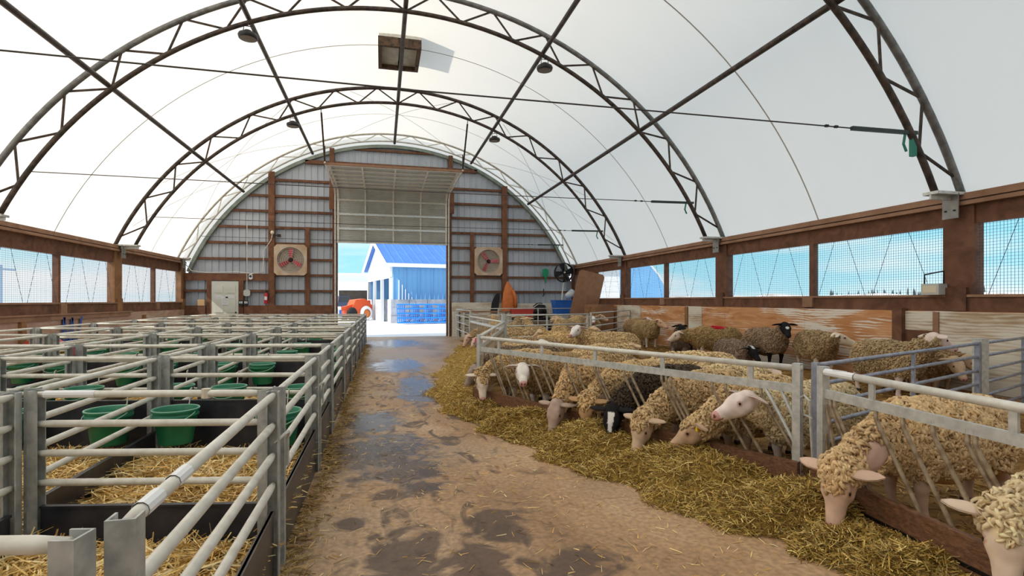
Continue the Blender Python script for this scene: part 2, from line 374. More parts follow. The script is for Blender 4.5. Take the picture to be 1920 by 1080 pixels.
boxobj('patch_board', (-.125, -.10, 12.0, 12.6, .55, 1.28), PLYW, wr)
boxobj('batten', (-.15, -.10, 12.62, 12.74, .1, 1.28), WOODL, wr)
boxobj('patch_board', (-.125, -.10, 15.3, 17.0, .3, 1.28), PLYW, wr)
boxobj('plank_rail', (.10, .135, 2, 17.2, 1.02, 1.12), WOODP, wl)
for y in (9.5, 12.45, 18.0): boxobj('batten', (.10, .16, y, y + .16, 0, 1.02), WOODL, wl)
boxobj('wall_cap_board', (-.02, .16, 6, 17.3, 1.12, 1.15), WOODP, wl)
# netted openings
def netting(n, X, y0, y1, z0, z1, side):
    w = thing('window_%d' % n, 'netted opening %s' % side, 'window', (X, (y0 + y1) / 2, z0), 0, kind='structure', group='netted openings in the side walls')
    b = MB(); r = .0016; p = .042; cy = (y0 + y1) / 2
    k = 0
    while k * p < y1 - y0:
        y = y0 - cy + k * p; b.box(-r, r, y - r, y + r, 0, z1 - z0); k += 1
    k = 0
    while k * p < z1 - z0:
        b.box(-r, r, y0 - cy, y1 - cy, k * p - r, k * p + r); k += 1
    o = link('netting', b, NET, w); o['kind'] = 'stuff'
    b = MB(); x = y0 - cy + .25; up = True
    while x + .38 < y1 - cy:
        b.bar((.03, x, 0 if up else z1 - z0), (.03, x + .36, z1 - z0 if up else 0), .005, .005); x += .36 + (.14 if not up else .28); up = not up
    link('lacing_cord', b, NET, w)
n = 1
edges = sorted([(t, .21) for t in TR_Y] + [(s_, .045) for s_ in SPL] + [(YG - .2, .14)])
for (a, ha), (b_, hb) in zip(edges, edges[1:]):
    if b_ < 3: continue
    netting(n, XR + .02, a + ha, b_ - hb, 1.53, 2.52, 'between timber posts above the orange plywood wall'); n += 1
for (a, ha), (b_, hb) in zip(edges, edges[1:]):
    if b_ < 8: continue
    netting(n, XL - .02, a + ha, b_ - hb, 1.40, 2.47, 'between timber posts above the weathered wall behind lambing pens'); n += 1
# rear closing wall behind the viewer
rw = link('wall_front', MB().prism([(XL - .1, 0), (XR + .1, 0)] + [(arc(a0 - 2 * a0 * i / 40, RO + .04, 0)[0], arc(a0 - 2 * a0 * i / 40, RO + .04, 0)[2]) for i in range(41)], YB - .1, YB), TIN)
tag(rw, 'grey steel end wall behind the feed aisle', 'wall', kind='structure')

WOODG = mat('reddish gable timber', (.135, .060, .034), .75, 0, (.25, .115, .062), 3, None, .3, .7, .25, 22, 7, 1.2, .25)
# ------------------------------------------------------------------ gable wall
DX0, DX1, DTOP = -1.66, 2.54, 5.66
gw = thing('wall_back', 'gable wall of grey ribbed steel sheets on brown timber girts', 'wall', (0, YG, 0), 0, kind='structure')
RG = 7.86
def gtop(x): return ZC + math.sqrt(max(RG * RG - (x - XC) ** 2, 0))
def sheet(x0, x1, zlo):
    prof = []; x = x0
    while x < x1 - .01:
        w = min(.23, x1 - x)
        prof += [(x, .0), (x + .006, -.042), (x + .034, -.042), (x + .040, 0)]; x += w
    prof.append((x1, 0))
    b = MB(); vs = []
    for px, py in prof: vs += [(px, .09 + py, zlo), (px, .09 + py, max(gtop(px), zlo + .01))]
    b.add(vs, [(2 * i, 2 * i + 2, 2 * i + 3, 2 * i + 1) for i in range(len(prof) - 1)]); link('steel_sheet', b, TIN, gw)
x = XL - .02
while x < XR - .05:
    x1 = min(x + .92, XR + .02)
    for s0, s1 in ((x, x1),):
        segs = []
        if s1 <= DX0 or s0 >= DX1: segs = [(s0, s1, 0)]
        else:
            if s0 < DX0: segs.append((s0, DX0, 0))
            segs.append((max(s0, DX0), min(s1, DX1), DTOP))
            if s1 > DX1: segs.append((DX1, s1, 0))
        for q in segs:
            if q[1] - q[0] > .03: sheet(*q)
    x = x1
def gbox(n, x0, x1, z0, z1, m=WOOD, y0=-.06, y1=.05): return boxobj(n, (x0, x1, y0, y1, z0, z1), m, gw)
for z in (1.80, 2.40, 2.99, 3.59, 4.19, 4.80, 5.38, 5.99):
    hw = math.sqrt((RG - .05) ** 2 - (z + .06 - ZC) ** 2); l = max(XC - hw, XL); r = min(XC + hw, XR)
    if z == 2.40: l = -4.0
    for s0, s1 in (((l, -4.13), (-3.91, -2.83), (-2.67, DX0 - .2), (DX1 + .2, 3.52), (3.68, 4.84), (5.06, r)) if z < 4.25 else ((l, -4.13), (-3.91, DX0 - .2), (DX1 + .2, 4.84), (5.06, r))):
        if s0 >= s1: continue
        if abs(z - 3.0) < .1 and (s0 == -3.91 or s0 == 3.68): continue
        if z == 1.80 and s0 == l: s0, s1 = -4.95, -4.13
        gbox('girt', s0, s1, z - .045, z + .045, WOOD, -.05, .05)
gbox('girt', -6.95, -6.25, 1.755, 1.845)
hw = math.sqrt(RG ** 2 - (6.78 - ZC) ** 2)
gbox('header_beam', XC - hw + .1, XC + hw - .1, 6.66, 6.80, WOOD, -.10, .05)
hw = math.sqrt(RG ** 2 - (7.38 - ZC) ** 2)
gbox('girt', XC - hw, XC + hw, 7.30, 7.38)
gbox('door_beam', -6.95, -4.13, 2.18, 2.44, WOODG, -.09, .05)
gbox('post', -4.13, -3.91, 0, 6.28, WOODG, -.12, .05); gbox('post', 4.84, 5.06, 0, 6.18, WOODG, -.12, .05)
gbox('post', -2.83, -2.67, 0, 4.24, WOODG, -.08, .05); gbox('post', 3.52, 3.68, 0, 4.24, WOODG, -.08, .05)
gbox('post', -1.95, -1.78, 5.7, 7.3, WOOD, -.14, .05); gbox('post', 2.62, 2.79, 5.7, 7.3, WOOD, -.14, .05)
gbox('corner_board', XR - .07, XR + .12, 0, 2.86, WOODG, -.14, .10); gbox('corner_board', XL - .12, XL + .07, 0, 2.86, WOODG, -.14, .10)
gbox('jamb', DX0 - .19, DX0, 0, 5.75, WOOD, -.09, .09); gbox('jamb', DX1, DX1 + .19, 0, 5.75, WOOD, -.09, .09)
gbox('jamb_block', DX0 - .30, DX0 - .1, 4.95, 5.8, WOODG, -.16, -.09); gbox('jamb_block', DX1 + .1, DX1 + .30, 4.95, 5.8, WOODG, -.16, -.09)
for z0, z1 in ((0, .30), (.31, .62), (.63, .94), (.95, 1.26)):
    gbox('kick_plank', -4.13, DX0 - .2, z0, z1, WOODG, -.16, -.121); gbox('kick_plank', -6.95, -6.25, z0, z1, WOOD, -.16, -.061)
    gbox('kick_plank', -4.95, -4.14, z0, z1, WOODG, -.16, -.061)
gbox('lining_board', DX1 + .2, 5.1, 0, 1.36, PLYW, -.17, -.125); gbox('lining_board', 5.1, XR - .1, 0, 1.32, PLYW, -.17, -.125)
b = MB()   # arch flashing round the gable sheet
for R0, R1, y0, y1 in ((RG - .10, RG + .02, -.10, .06),):
    pts = []; A = ang_at(2.5, RG); K = 60
    vs = []
    for i in range(K + 1):
        a = -A + 2 * A * i / K
        for R_, y_ in ((R0, y0), (R1, y0), (R1, y1), (R0, y1)): vs.append((XC + R_ * math.sin(a), y_, ZC + R_ * math.cos(a)))
    fs = []
    for i in range(K):
        for j in range(4): fs.append((4 * i + j, 4 * i + (j + 1) % 4, 4 * i + 4 + (j + 1) % 4, 4 * i + 4 + j))
    b.add(vs, fs)
link('arch_flashing', b, GREENST, gw)
A = ang_at(2.93, RO + .05); K = 60
for nm, yy in (('end_skirt', .11),):
    b = MB(); vs = []
    for i in range(K + 1):
        a = -A + 2 * A * i / K
        for R_ in (RG - .12, RO + .05): vs.append((XC + R_ * math.sin(a), yy, ZC + R_ * math.cos(a)))
    b.add(vs, [(2 * i, 2 * i + 1, 2 * i + 3, 2 * i + 2) for i in range(K)]); link(nm, b, FABRIC, gw)

# man door
md = thing('door_1', 'cream six panel door with paper notices', 'door', (-5.6, YG - .05, 0), kind='structure')
boxobj('door_leaf', (-.45, .45, -.06, 0, .05, 2.15), CREAM, md)
for sx in (-1, 1):
    for z0, z1 in ((1.72, 1.98), (1.0, 1.60), (.22, .85)):
        o = boxobj('door_panel', (sx * .21 - .14, sx * .21 + .14, -.075, -.06, z0, z1), CREAM, md)
    gbox('door_post', -5.6 + sx * .54 - .08, -5.6 + sx * .54 + .08, 0, 2.18, WOODG, -.10, .05)
link('door_knob', MB().lathe([(0, -.10), (.03, -.09), (.03, -.06), (.012, -.05), (.012, 0)], 10, (.38, -.06, 1.0), 'y'), BLACKM, md)
for x0, x1, z0, z1 in ((-.10, .10, 1.28, 1.58), (-.30, -.10, 1.50, 1.62), (.02, .30, 1.53, 1.63)):
    p = boxobj('notice_paper', (x0, x1, -.081, -.076, z0, z1), PAPER, md)
    k = z1 - .04
    while k > z0 + .03:
        boxobj('print_line', (x0 + .02, x1 - .02, -.083, -.081, k - .008, k), INK, p); k -= .035
# overhead sectional door
od = thing('door_2', 'grey ribbed overhead door half raised under the ridge', 'door', (0, YG - .14, 0), kind='structure')
def door_section(place):
    b = MB(); h = .55; nr = 9; vs = []
    xs = (DX0 - .02, DX1 + .02)
    for i in range(nr * 2 + 1):
        z = h * i / (nr * 2); y = -.012 if i % 2 else .0
        for x in xs: vs.append((x, y, z))
    b.add(vs, [(2 * i, 2 * i + 1, 2 * i + 3, 2 * i + 2) for i in range(nr * 2)])
    o = link('door_section', b, DOORST, od)
    for z in (.02, .53): boxobj('section_rail', (xs[0], xs[1], -.05, .0, z - .018, z + .018), GALVW, o)
    for x in (xs[0] + .05, -.62, .44, 1.50, xs[1] - .05):
        w = .05 if abs(x - .44) < 1.2 else .07
        boxobj('stile', (x - w / 2, x + w / 2, -.045, .0, 0, h), GALVW, o)
    o.matrix_local = place
for k in range(4):
    if k < 3: door_section(Matrix.Translation((0, 0, 3.66 + .56 * k)))
door_section(Matrix.Translation((0, 0, 5.34)) @ Matrix.Rotation(math.radians(38), 4, 'X'))
for k in range(6): door_section(Matrix.Translation((0, -.36 - .56 * k, 5.72 + .01 * k)) @ Matrix.Rotation(math.radians(90), 4, 'X'))
for x in (DX0 - .08, DX1 + .08):
    pts = [(x, -.02, 0), (x, -.02, 5.25), (x, -.08, 5.50), (x, -.25, 5.66), (x, -.45, 5.70), (x, -3.9, 5.78)]
    link('track', MB().tube(pts, .03, 6), GALVW, od)
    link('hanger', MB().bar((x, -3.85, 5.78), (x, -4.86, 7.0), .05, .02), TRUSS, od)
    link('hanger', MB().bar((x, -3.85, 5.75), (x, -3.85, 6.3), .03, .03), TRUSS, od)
boxobj('front_rail', (DX0 - .12, DX1 + .12, -3.80, -3.74, 5.74, 5.80), WOODP, od)

# ================================================================== TRUSSES AND PURLINS
BRKT = mat('dull bracket steel', (.24, .24, .23), .55, .3, (.34, .34, .32), 8)
def truss(y, label, m_in, m_out, Ro=RO, Ri=RI, dep=True, strut=TRUSS, r0=.052, r1=.046):
    t = thing('arch_truss', label, 'truss', (XC, y, 0))
    def A(a, R): return (R * math.sin(a), 0, ZC + R * math.cos(a))
    ao = ang_at(2.95, Ro); ai = ang_at(2.95, Ri)
    link('outer_chord', MB().tube([A(-ao + 2 * ao * i / 64, Ro) for i in range(65)], r0, 8), m_out, t, True)
    aj = ai
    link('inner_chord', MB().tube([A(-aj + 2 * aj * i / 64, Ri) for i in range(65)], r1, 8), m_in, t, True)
    n = 30; aa = min(ao, aj) * .995
    P = [A(-aa + 2 * aa * i / n, Ro if i % 2 == 0 else Ri) for i in range(n + 1)]
    for i in range(n): link('web_strut', MB().tube([P[i], P[i + 1]], .021, 6), strut, t)
    for s in (-1, 1):
        x = s * 7.50
        x0 = s * (math.sqrt(Ri * Ri - (2.95 - ZC) ** 2) - .09); b = MB().box(min(x0, x + s * .16), max(x0, x + s * .16), -.11, .11, 2.925, 2.965).box(min(x0, x + s * .1), max(x0, x + s * .1), -.012, .012, 2.86, 2.93); link('foot_plate', b, GALV, t)
        b = MB().box(min(x - s * .17, x - s * .185), max(x - s * .17, x - s * .185), -.11, .11, 2.60, 2.95); link('foot_bracket', b, BRKT, t)
        for dy in (-.06, .06): link('bolt', MB().lathe([(0, -.02), (.016, -.02), (.016, 0), (0, 0)], 6, (x - s * .19, dy, 2.72)), BLACKM, t)
    # horizontal tension cable with ratchet at the right
    xi = math.sqrt(Ri ** 2 - (3.75 - ZC) ** 2)
    link('tie_cable', MB().tube([(-xi, 0, 3.75), (0, 0, 3.72), (xi - 1.0, 0, 3.75)], .009, 6), CABLE, t)
    link('ratchet_body', MB().bar((xi - 1.0, 0, 3.75), (xi + .1, 0, 3.765), .045, .05), mat('dark green ratchet', (.03, .05, .045), .5, .3), t)
    if y < 6: boxobj('strap_sleeve', (xi + .0, xi + .07, -.03, .03, 3.44, 3.72), mat('green strap', (.02, .22, .15), .6), t)
    link('ratchet_handle', MB().tube([(xi - .1, 0, 3.74), (xi - .13, 0, 3.6), (xi - .08, 0, 3.5)], .018, 6), mat('green ratchet paint', (.03, .20, .14), .5), t)
    for q in (-1.25, -1.4): link('cable_clamp', MB().box(xi + q - .025, xi + q + .025, -.015, .015, 3.735, 3.765), BLACKM, t)
    return t
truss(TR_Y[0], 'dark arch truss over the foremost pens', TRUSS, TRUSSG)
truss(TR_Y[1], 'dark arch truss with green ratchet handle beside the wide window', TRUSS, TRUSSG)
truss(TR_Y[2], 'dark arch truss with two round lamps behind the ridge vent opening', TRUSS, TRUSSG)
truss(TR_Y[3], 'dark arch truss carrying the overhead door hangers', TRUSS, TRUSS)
truss(YG - .42, 'pale slender arch truss standing against the gable wall', TRUSSL, TRUSSL, RO, 7.92, strut=GALVW, r0=.038, r1=.028)
NODE = math.degrees(2 * min(ang_at(2.95, RO), ang_at(2.95, RI)) * .995 / 30)
for deg, lab in ((-10 * NODE, 'low dark purlin pipe along the roof slope above the lambing pens'), (-22.5, 'upper dark purlin pipe with round lamps over the lambing pens'), (0, 'ridge purlin pipe passing under the roof vent'),
                 (22.5, 'upper dark purlin pipe with round lamps over the sheep yard'), (10 * NODE, 'low dark purlin pipe along the roof slope above the sheep yard')):
    a = math.radians(deg); p = arc(a, RI + .094, 0)
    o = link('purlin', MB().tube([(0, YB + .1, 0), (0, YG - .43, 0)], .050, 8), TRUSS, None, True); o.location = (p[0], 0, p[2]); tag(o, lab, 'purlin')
# last-bay bracing wires
for k, (d0, d1, y0, y1) in enumerate(((-22, -55, 16.75, 21.1), (-52, -22, 16.75, 21.1), (-10, 14, 16.65, 21.2), (12, -14, 16.65, 21.2), (24, 50, 16.65, 21.2), (50, 24, 16.65, 21.2), (-62, -36, 16.65, 21.2), (62, 36, 16.65, 21.2))):
    o = link('bracing_wire', MB().tube([arc(math.radians(d0 + (d1 - d0) * q / 12), RO - .03 - .02 * k, y0 + (y1 - y0) * q / 12) for q in range(13)], .006, 5), STRING)
    tag(o, 'thin diagonal bracing wire under the cover next to the gable', 'wire', 'bracing wires next to the gable')
for x in (-1.75, 2.63):
    zz = ZC + math.sqrt(RI ** 2 - (x - XC) ** 2)
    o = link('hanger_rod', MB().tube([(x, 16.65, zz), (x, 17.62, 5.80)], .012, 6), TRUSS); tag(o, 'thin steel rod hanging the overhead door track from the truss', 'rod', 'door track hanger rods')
# ridge vent with rooftop hood
rv = thing('ridge_vent', 'rusty framed roof vent box at the ridge', 'vent', (.43, 14.0, 7.64))
b = MB()
for bx_ in ((-.52, .52, -.70, -.60, 0, .22), (-.52, .52, .60, .70, 0, .22), (-.52, -.43, -.60, .60, 0, .22), (.43, .52, -.60, .60, 0, .22)): b.box(*bx_)
link('frame', b, mat('rusty vent frame', (.04, .03, .022), .7, .2, (.16, .09, .05), 12), rv)
boxobj('louvre_panel', (-.43, -.015, -.6, .6, .10, .14), mat('dirty vent panel', (.42, .42, .36), .7, 0, (.56, .56, .50), 6), rv)
boxobj('louvre_panel', (.015, .43, -.6, .6, .10, .14), MATS['dirty vent panel'], rv)
boxobj('hood', (-.50, .50, -.68, .68, .22, 1.05), GALVW, rv)
# high-bay lamps
for dg, ty, lab in ((-22.5, TR_Y[2], 'black round high bay lamp near the ridge vent above the lambing pens'), (22.5, TR_Y[2], 'black round high bay lamp near the ridge vent above the sheep yard'),
                    (-22.5, TR_Y[3], 'black round high bay lamp near the overhead door above the lambing pens'), (22.5, TR_Y[3], 'black round high bay lamp near the overhead door above the sheep yard')):
    p = arc(math.radians(dg), RI + .04, ty - .12)
    t = thing('high_bay_lamp', lab, 'lamp', (p[0], p[1], p[2] - .42))
    hs_ = link('housing', MB().lathe([(0, .15), (.07, .15), (.09, .11), (.165, .085), (.18, .05), (.165, 0), (.15, -.005)], 20), BLACKP, t, True)
    link('lens', MB().lathe([(.152, -.002), (.10, -.006), (0, -.008)], 20), GLASSD, hs_)
    link('bracket', MB().tube([(-.09, 0, .10), (-.07, 0, .24), (.07, 0, .24), (.09, 0, .10)], .009, 6), BLACKM, t)
    link('chain', MB().tube([(0, 0, .24), (0, .05, .42)], .008, 6), BLACKM, t)

# ================================================================== GABLE FITTINGS
def exhaust_fan(x, z, rot, label):
    t = thing('exhaust_fan', label, 'fan', (x, YG - .07, z))
    b = MB(); s = .58; n = 32; R = .47
    vs = []
    for k in range(n):
        a = 2 * PI * (k + .5) / n; c, q = math.cos(a), math.sin(a); m = s / max(abs(c), abs(q))
        vs += [(c * m, -.12, q * m), (c * R, -.12, q * R), (c * (R - .02), .02, q * (R - .02)), (c * m, .02, q * m)]
    fs = []
    for k in range(n):
        j = (k + 1) % n
        for q in range(4): fs.append((4 * k + q, 4 * j + q, 4 * j + (q + 1) % 4, 4 * k + (q + 1) % 4))
    b.add(vs, fs); link('housing', b, FANBOX, t)
    boxobj('shutter', (-.46, .46, .03, .05, -.46, .46), mat('fan shutter', (.36, .31, .25), .7, 0, (.46, .41, .33), 6, (1, 1, 6)), t)
    for k in range(3):
        a = rot + k * 2 * PI / 3; c, q = math.cos(a), math.sin(a); v = []
        for r, w, tw in ((.07, .05, .03), (.22, .075, .03), (.43, .08, .02)):
            for sgn in (-1, 1): v.append((c * r - q * sgn * w, -.05 + sgn * tw, q * r + c * sgn * w))
        v += [(p_[0], p_[1] + .008, p_[2]) for p_ in v]
        f = [(0, 1, 3, 2), (2, 3, 5, 4), (7, 6, 8, 9), (9, 8, 10, 11), (0, 2, 8, 6), (2, 4, 10, 8), (3, 1, 7, 9), (5, 3, 9, 11), (4, 5, 11, 10), (1, 0, 6, 7)]
        link('blade', MB().add(v, f), FANRED, t)
    link('hub', MB().lathe([(0, -.10), (.06, -.10), (.08, -.06), (.08, 0), (0, 0)], 14, (0, 0, 0), 'y'), BLACKM, t)
    b = MB()
    for r in (.12, .20, .28, .36, .43, .485):
        b.tube([(r * math.cos(2 * PI * k / 28), -.15 + .03 * (r / .48) ** 2, r * math.sin(2 * PI * k / 28)) for k in range(28)], .006 if r < .48 else .013, 4, closed=True)
    for k in range(6):
        a = k * PI / 3 + .26; b.tube([(.1 * math.cos(a), -.155, .1 * math.sin(a)), (.49 * math.cos(a), -.125, .49 * math.sin(a))], .005, 4)
    link('guard', b, WIRE, t)
exhaust_fan(-3.34, 2.97, PI / 2, 'square exhaust fan with red blades above the kick planks near the cream door')
exhaust_fan(4.26, 3.05, PI * .7, 'square exhaust fan with red blades above the orange coat')
# black drum fan on bracket in the corner
t = thing('drum_fan', 'round black barn fan with pale pole in the far corner', 'fan', (7.34, YG - .66, 2.60))
b = MB()
for r in (.06, .13, .20, .27, .33, .39): b.tube([(r * math.cos(2 * PI * k / 28), -.10, r * math.sin(2 * PI * k / 28)) for k in range(28)], .007, 4, closed=True)
for k in range(16):
    a = k * PI / 8; b.tube([(.04 * math.cos(a), -.11, .04 * math.sin(a)), (.39 * math.cos(a), -.10, .39 * math.sin(a))], .006, 4)
link('grille', b, BLACKM, t)
link('shroud', MB().lathe([(.39, -.10), (.405, -.09), (.405, .10), (.39, .10), (.385, .09), (.385, -.09)], 28, (0, 0, 0), 'y'), BLACKP, t, True)
for k in range(4):
    a = k * PI / 2 + .3; c, q = math.cos(a), math.sin(a)
    link('blade', MB().add([(c * .05 - q * .04, -.02, q * .05 + c * .04), (c * .05 + q * .04, .03, q * .05 - c * .04), (c * .36 + q * .15, .04, q * .36 - c * .15), (c * .36 - q * .12, -.03, q * .36 + c * .12)], [(0, 1, 2, 3)]), BLACKP, t)
link('hub_cap', MB().lathe([(0, -.125), (.035, -.125), (.035, .02), (0, .02)], 12, (0, 0, 0), 'y'), GALVW, t)
link('pole', MB().tube([(.05, .1, -.30), (.0, .12, -.5), (-.08, .05, -1.2), (-.10, .05, -2.6)], .025, 6), GALVW, t)
boxobj('back_plate', (-.38, .38, .095, .11, -.05, .05), BLACKM, t)
boxobj('wall_arm', (-.03, .03, .10, .61, -.03, .03), BLACKM, t)
# electrics beside the door
t = thing('fire_extinguisher', 'red fire extinguisher hung on the tall gable post', 'extinguisher', (-4.20, YG - .14, 1.32))
link('cylinder', MB().lathe([(0, 0), (.065, 0), (.07, .02), (.07, .34), (.045, .40), (.02, .42), (0, .42)], 16), RED, t, True)
boxobj('valve', (-.03, .03, -.02, .02, .42, .47), BLACKM, t); boxobj('lever', (-.02, .10, -.01, .01, .47, .49), BLACKM, t)
link('hose', MB().tube([(.03, 0, .44), (.10, 0, .40), (.09, -.02, .15)], .012, 6), BLACKP, t)
boxobj('label_sticker', (-.045, .045, -.072, -.069, .14, .27), PAPER, t)
t = thing('electrical_box', 'round cornered grey electrical box on conduit beside the cream door', 'electrical box', (-4.86, YG - .105, 1.72))
link('cover', MB().prism([(-.11, -.07), (-.07, -.12), (.07, -.12), (.11, -.07), (.11, .07), (.07, .12), (-.07, .12), (-.11, .07)], -.06, .04), GREYSHIRT, t)
link('conduit', MB().tube([(0, 0, .12), (0, 0, 2.9)], .015, 6), GALVW, t); link('conduit', MB().tube([(.02, 0, -.12), (.02, 0, -.35)], .012, 6), BLACKP, t)
t = thing('security_camera', 'white security camera with black lens on the door beam', 'camera', (-4.72, YG - .16, 2.32))
link('body', MB().prism([(-.06, -.07), (-.03, -.10), (.03, -.10), (.06, -.07), (.06, .07), (.03, .10), (-.03, .10), (-.06, .07)], -.06, .07), WHITEP, t)
link('lens', MB().lathe([(0, -.03), (.04, -.03), (.045, .0), (0, .0)], 12, (0, -.06, .02), 'y'), BLACKP, t)
t = thing('floodlight', 'small white bulb lamp and black head high on the tall gable post', 'lamp', (-3.98, YG - .16, 3.98))
link('globe', MB().lathe([(0, -.08), (.05, -.06), (.07, 0), (.05, .06), (0, .08)], 12), mat('cream globe', (.75, .70, .55), .4), t, True)
boxobj('mount', (-.03, .03, -.02, .05, -.04, .04), BLACKM, t); boxobj('arm', (.05, .22, -.03, .03, -.12, -.08), BLACKM, t); boxobj('head', (.18, .30, -.09, .03, -.16, -.06), BLACKM, t)
for x in (-5.05, -4.88):
    t = thing('outlet_box', 'black outlet box with white sockets above the kick planks', 'outlet', (x, YG - .17, 1.30), group='outlet boxes by the door')
    boxobj('case', (-.07, .07, -.03, .04, -.05, .16), BLACKP, t); boxobj('socket', (-.05, -.005, -.035, -.03, .03, .11), WHITEP, t); boxobj('socket', (.015, .055, -.035, -.03, .03, .11), WHITEP, t)
o = link('sagging_cable', MB().tube([(-6.93, YG - .137, 2.8), (-6.7, YG - .137, 2.52), (-6.2, YG - .137, 2.46), (-5.2, YG - .137, 2.50), (-4.7, YG - .137, 2.44), (-4.3, YG - .137, 2.52), (-4.28, YG - .14, 3.3), (-4.02, YG - .16, 3.7), (-3.98, YG - .16, 3.9)], .016, 6), GALVW)
tag(o, 'grey cable run sagging over the door beam up to the floodlight', 'cable')
o = link('paper_box', MB().box(-6.5, -6.27, YG - .16, YG - .06, 1.262, 1.48), TAN); tag(o, 'pale card box on the kick plank ledge between cream door and corner', 'box')
o = link('green_paddle', MB().prism([(-.10, 0), (-.14, .1), (-.13, .28), (0, .33), (.13, .28), (.14, .1), (.10, 0), (.03, -.06), (.02, -.30), (-.02, -.30), (-.03, -.06)], -.015, .015), mat('green paddle plastic', (.01, .30, .13), .5))
o.location = (6.72, YG - .08, 2.47); tag(o, 'green plastic paddle hung on a girt by the black fan', 'paddle')
o = link('hook_tool', MB().tube([(0, 0, .25), (.0, -.02, 0), (-.04, -.02, -.08)], .02, 6), BLACKM); o.location = (6.64, YG - .09, 1.68); tag(o, 'small black hook tool hung below the green paddle', 'tool')
# orange coat on the post
t = thing('orange_coat', 'orange rain coat hung on the gable post', 'coat', (5.02, YG - .325, 1.02))
vs = []; prof = [(0, .32, .12), (.35, .33, .13), (.7, .27, .12), (.95, .18, .10), (1.12, .08, .07), (1.2, .03, .03)]
for z, rx, ry in prof:
    for k in range(20):
        a = 2 * PI * k / 20; f = 1 + .12 * math.sin(5 * a + z * 3)
        vs.append((rx * f * math.cos(a) * (1 if math.cos(a) > 0 else .75), ry * f * math.sin(a), z))
link('coat_body', MB().add(vs, [(20 * i + k, 20 * i + (k + 1) % 20, 20 * i + 20 + (k + 1) % 20, 20 * i + 20 + k) for i in range(5) for k in range(20)]), ORANGE, t, True)
link('sleeve', MB().tube([(.2, -.05, .85), (.32, -.07, .5), (.33, -.05, .12)], [.07, .075, .07], 8), ORANGE, t, True)
o = link('dark_jacket', MB().prism([(-.28, 0), (.02, 0), (.1, .55), (.1, .8), (-.05, .75), (-.2, .45)], -.07, .05), DKCLOTH); o.location = (4.60, YG - .215, .95); tag(o, 'dark jacket hung behind the orange coat', 'jacket')
# clutter in the far right corner
def at(y, u, z=None, v=None):
    a = (u - 960) / FPX; k = y / (-a * ST + CT); x = (a * CT + ST) * k
    return (x, y, CAMH + (HZ - v) / FPX * k if v is not None else (z or 0))
t = thing('leaning_board', 'tall brown hardboard sheet leaning towards the netted opening', 'board', (7.02, 18.55, .05))
b = MB().prism([(-.50, 0), (.48, 0), (.48, 2.42), (.40, 2.50), (-.42, 2.50), (-.50, 2.42)], -.012, .012); o = link('sheet', b, LEAN, t)
t.rotation_euler = (math.radians(0), math.radians(13), math.radians(-8))
t = thing('blue_tote', 'blue plastic storage tote stacked in the far corner', 'tote', (6.9, 19.9, 0))
link('stand', MB().box(-.34, .34, -.25, .25, 0, .92), GREYSHIRT, t)
vs = [(-.32, -.24, .92), (.32, -.24, .92), (.32, .24, .92), (-.32, .24, .92), (-.38, -.29, 1.42), (.38, -.29, 1.42), (.38, .29, 1.42), (-.38, .29, 1.42)]
link('tub', MB().add(vs, [(0, 3, 2, 1), (4, 5, 6, 7), (0, 1, 5, 4), (1, 2, 6, 5), (2, 3, 7, 6), (3, 0, 4, 7)]), BLUEP, t); boxobj('lid', (-.40, .40, -.31, .31, 1.42, 1.46), BLUEP, t)
t = thing('tipped_pail', 'white and blue pail lying tipped on the blue tote', 'pail', (7.18, 19.85, 1.672)); t.rotation_euler = (0, math.radians(62), math.radians(20))
link('pail_body', MB().lathe([(.0, -.15), (.12, -.15), (.15, .15), (.16, .15), (.16, .17), (.14, .17), (.11, -.13), (0, -.13)], 18), mat('pale blue pail', (.45, .58, .75), .45, 0, (.78, .80, .76), 3), t, True)
link('pail_handle', MB().tube([(.15 * math.cos(a), .15 * math.sin(a), .15 + .05 * math.sin(a)) for a in [PI * k / 10 for k in range(11)]], .005, 5), WIRE, t)
t = thing('brown_cabinet', 'low brown cabinet against the sheep yard wall behind the far gate', 'cabinet', (7.44, 17.6, 0))
boxobj('carcass', (-.28, .30, -.62, .62, 0, 1.30), LEAN, t)
for s in (-1, 1): d = boxobj('cabinet_door', (-.30, -.28, s * .30 - .28, s * .30 + .28, .08, 1.22), WOODL, t); boxobj('pull', (-.33, -.30, s * .06 - .01, s * .06 + .01, .6, .75), BLACKM, d)
t = thing('feed_table', 'narrow plank table beside the gable lining', 'table', (3.95, 20.6, 0))
boxobj('table_top', (-.95, .95, -.25, .25, .98, 1.03), WOODP, t)
for sx in (-.88, .88):
    for sy in (-.2, .2): boxobj('leg', (sx - .03, sx + .03, sy - .03, sy + .03, 0, .98), GALVW, t)
boxobj('shelf', (-.9, .9, -.22, .22, .55, .58), GALVW, t)
t = thing('red_crate', 'faded red plastic crate standing behind the far gate', 'crate', (5.35, 20.3, 0))
link('stand', MB().box(-.36, .36, -.2, .2, 0, .78), BLACKP, t)
vs = [(-.36, -.22, .78), (.36, -.22, .78), (.36, .22, .78), (-.36, .22, .78), (-.42, -.26, 1.10), (.42, -.26, 1.10), (.42, .26, 1.10), (-.42, .26, 1.10)]
link('crate_body', MB().add(vs, [(0, 3, 2, 1), (0, 1, 5, 4), (1, 2, 6, 5), (2, 3, 7, 6), (3, 0, 4, 7), (4, 5, 6, 7)]), REDP, t); boxobj('crate_rim', (-.44, .44, -.28, .28, 1.08, 1.11), REDP, t)
t = thing('machine_cart', 'dark machine on a wheeled frame below the gable lining', 'cart', (6.25, 20.9, 0))
link('frame', MB().tube([(-.4, -.2, .3), (-.4, -.2, 1.1), (-.1, -.2, 1.3), (.35, -.2, 1.25), (.42, -.2, .3)], .02, 6), GALVW, t)
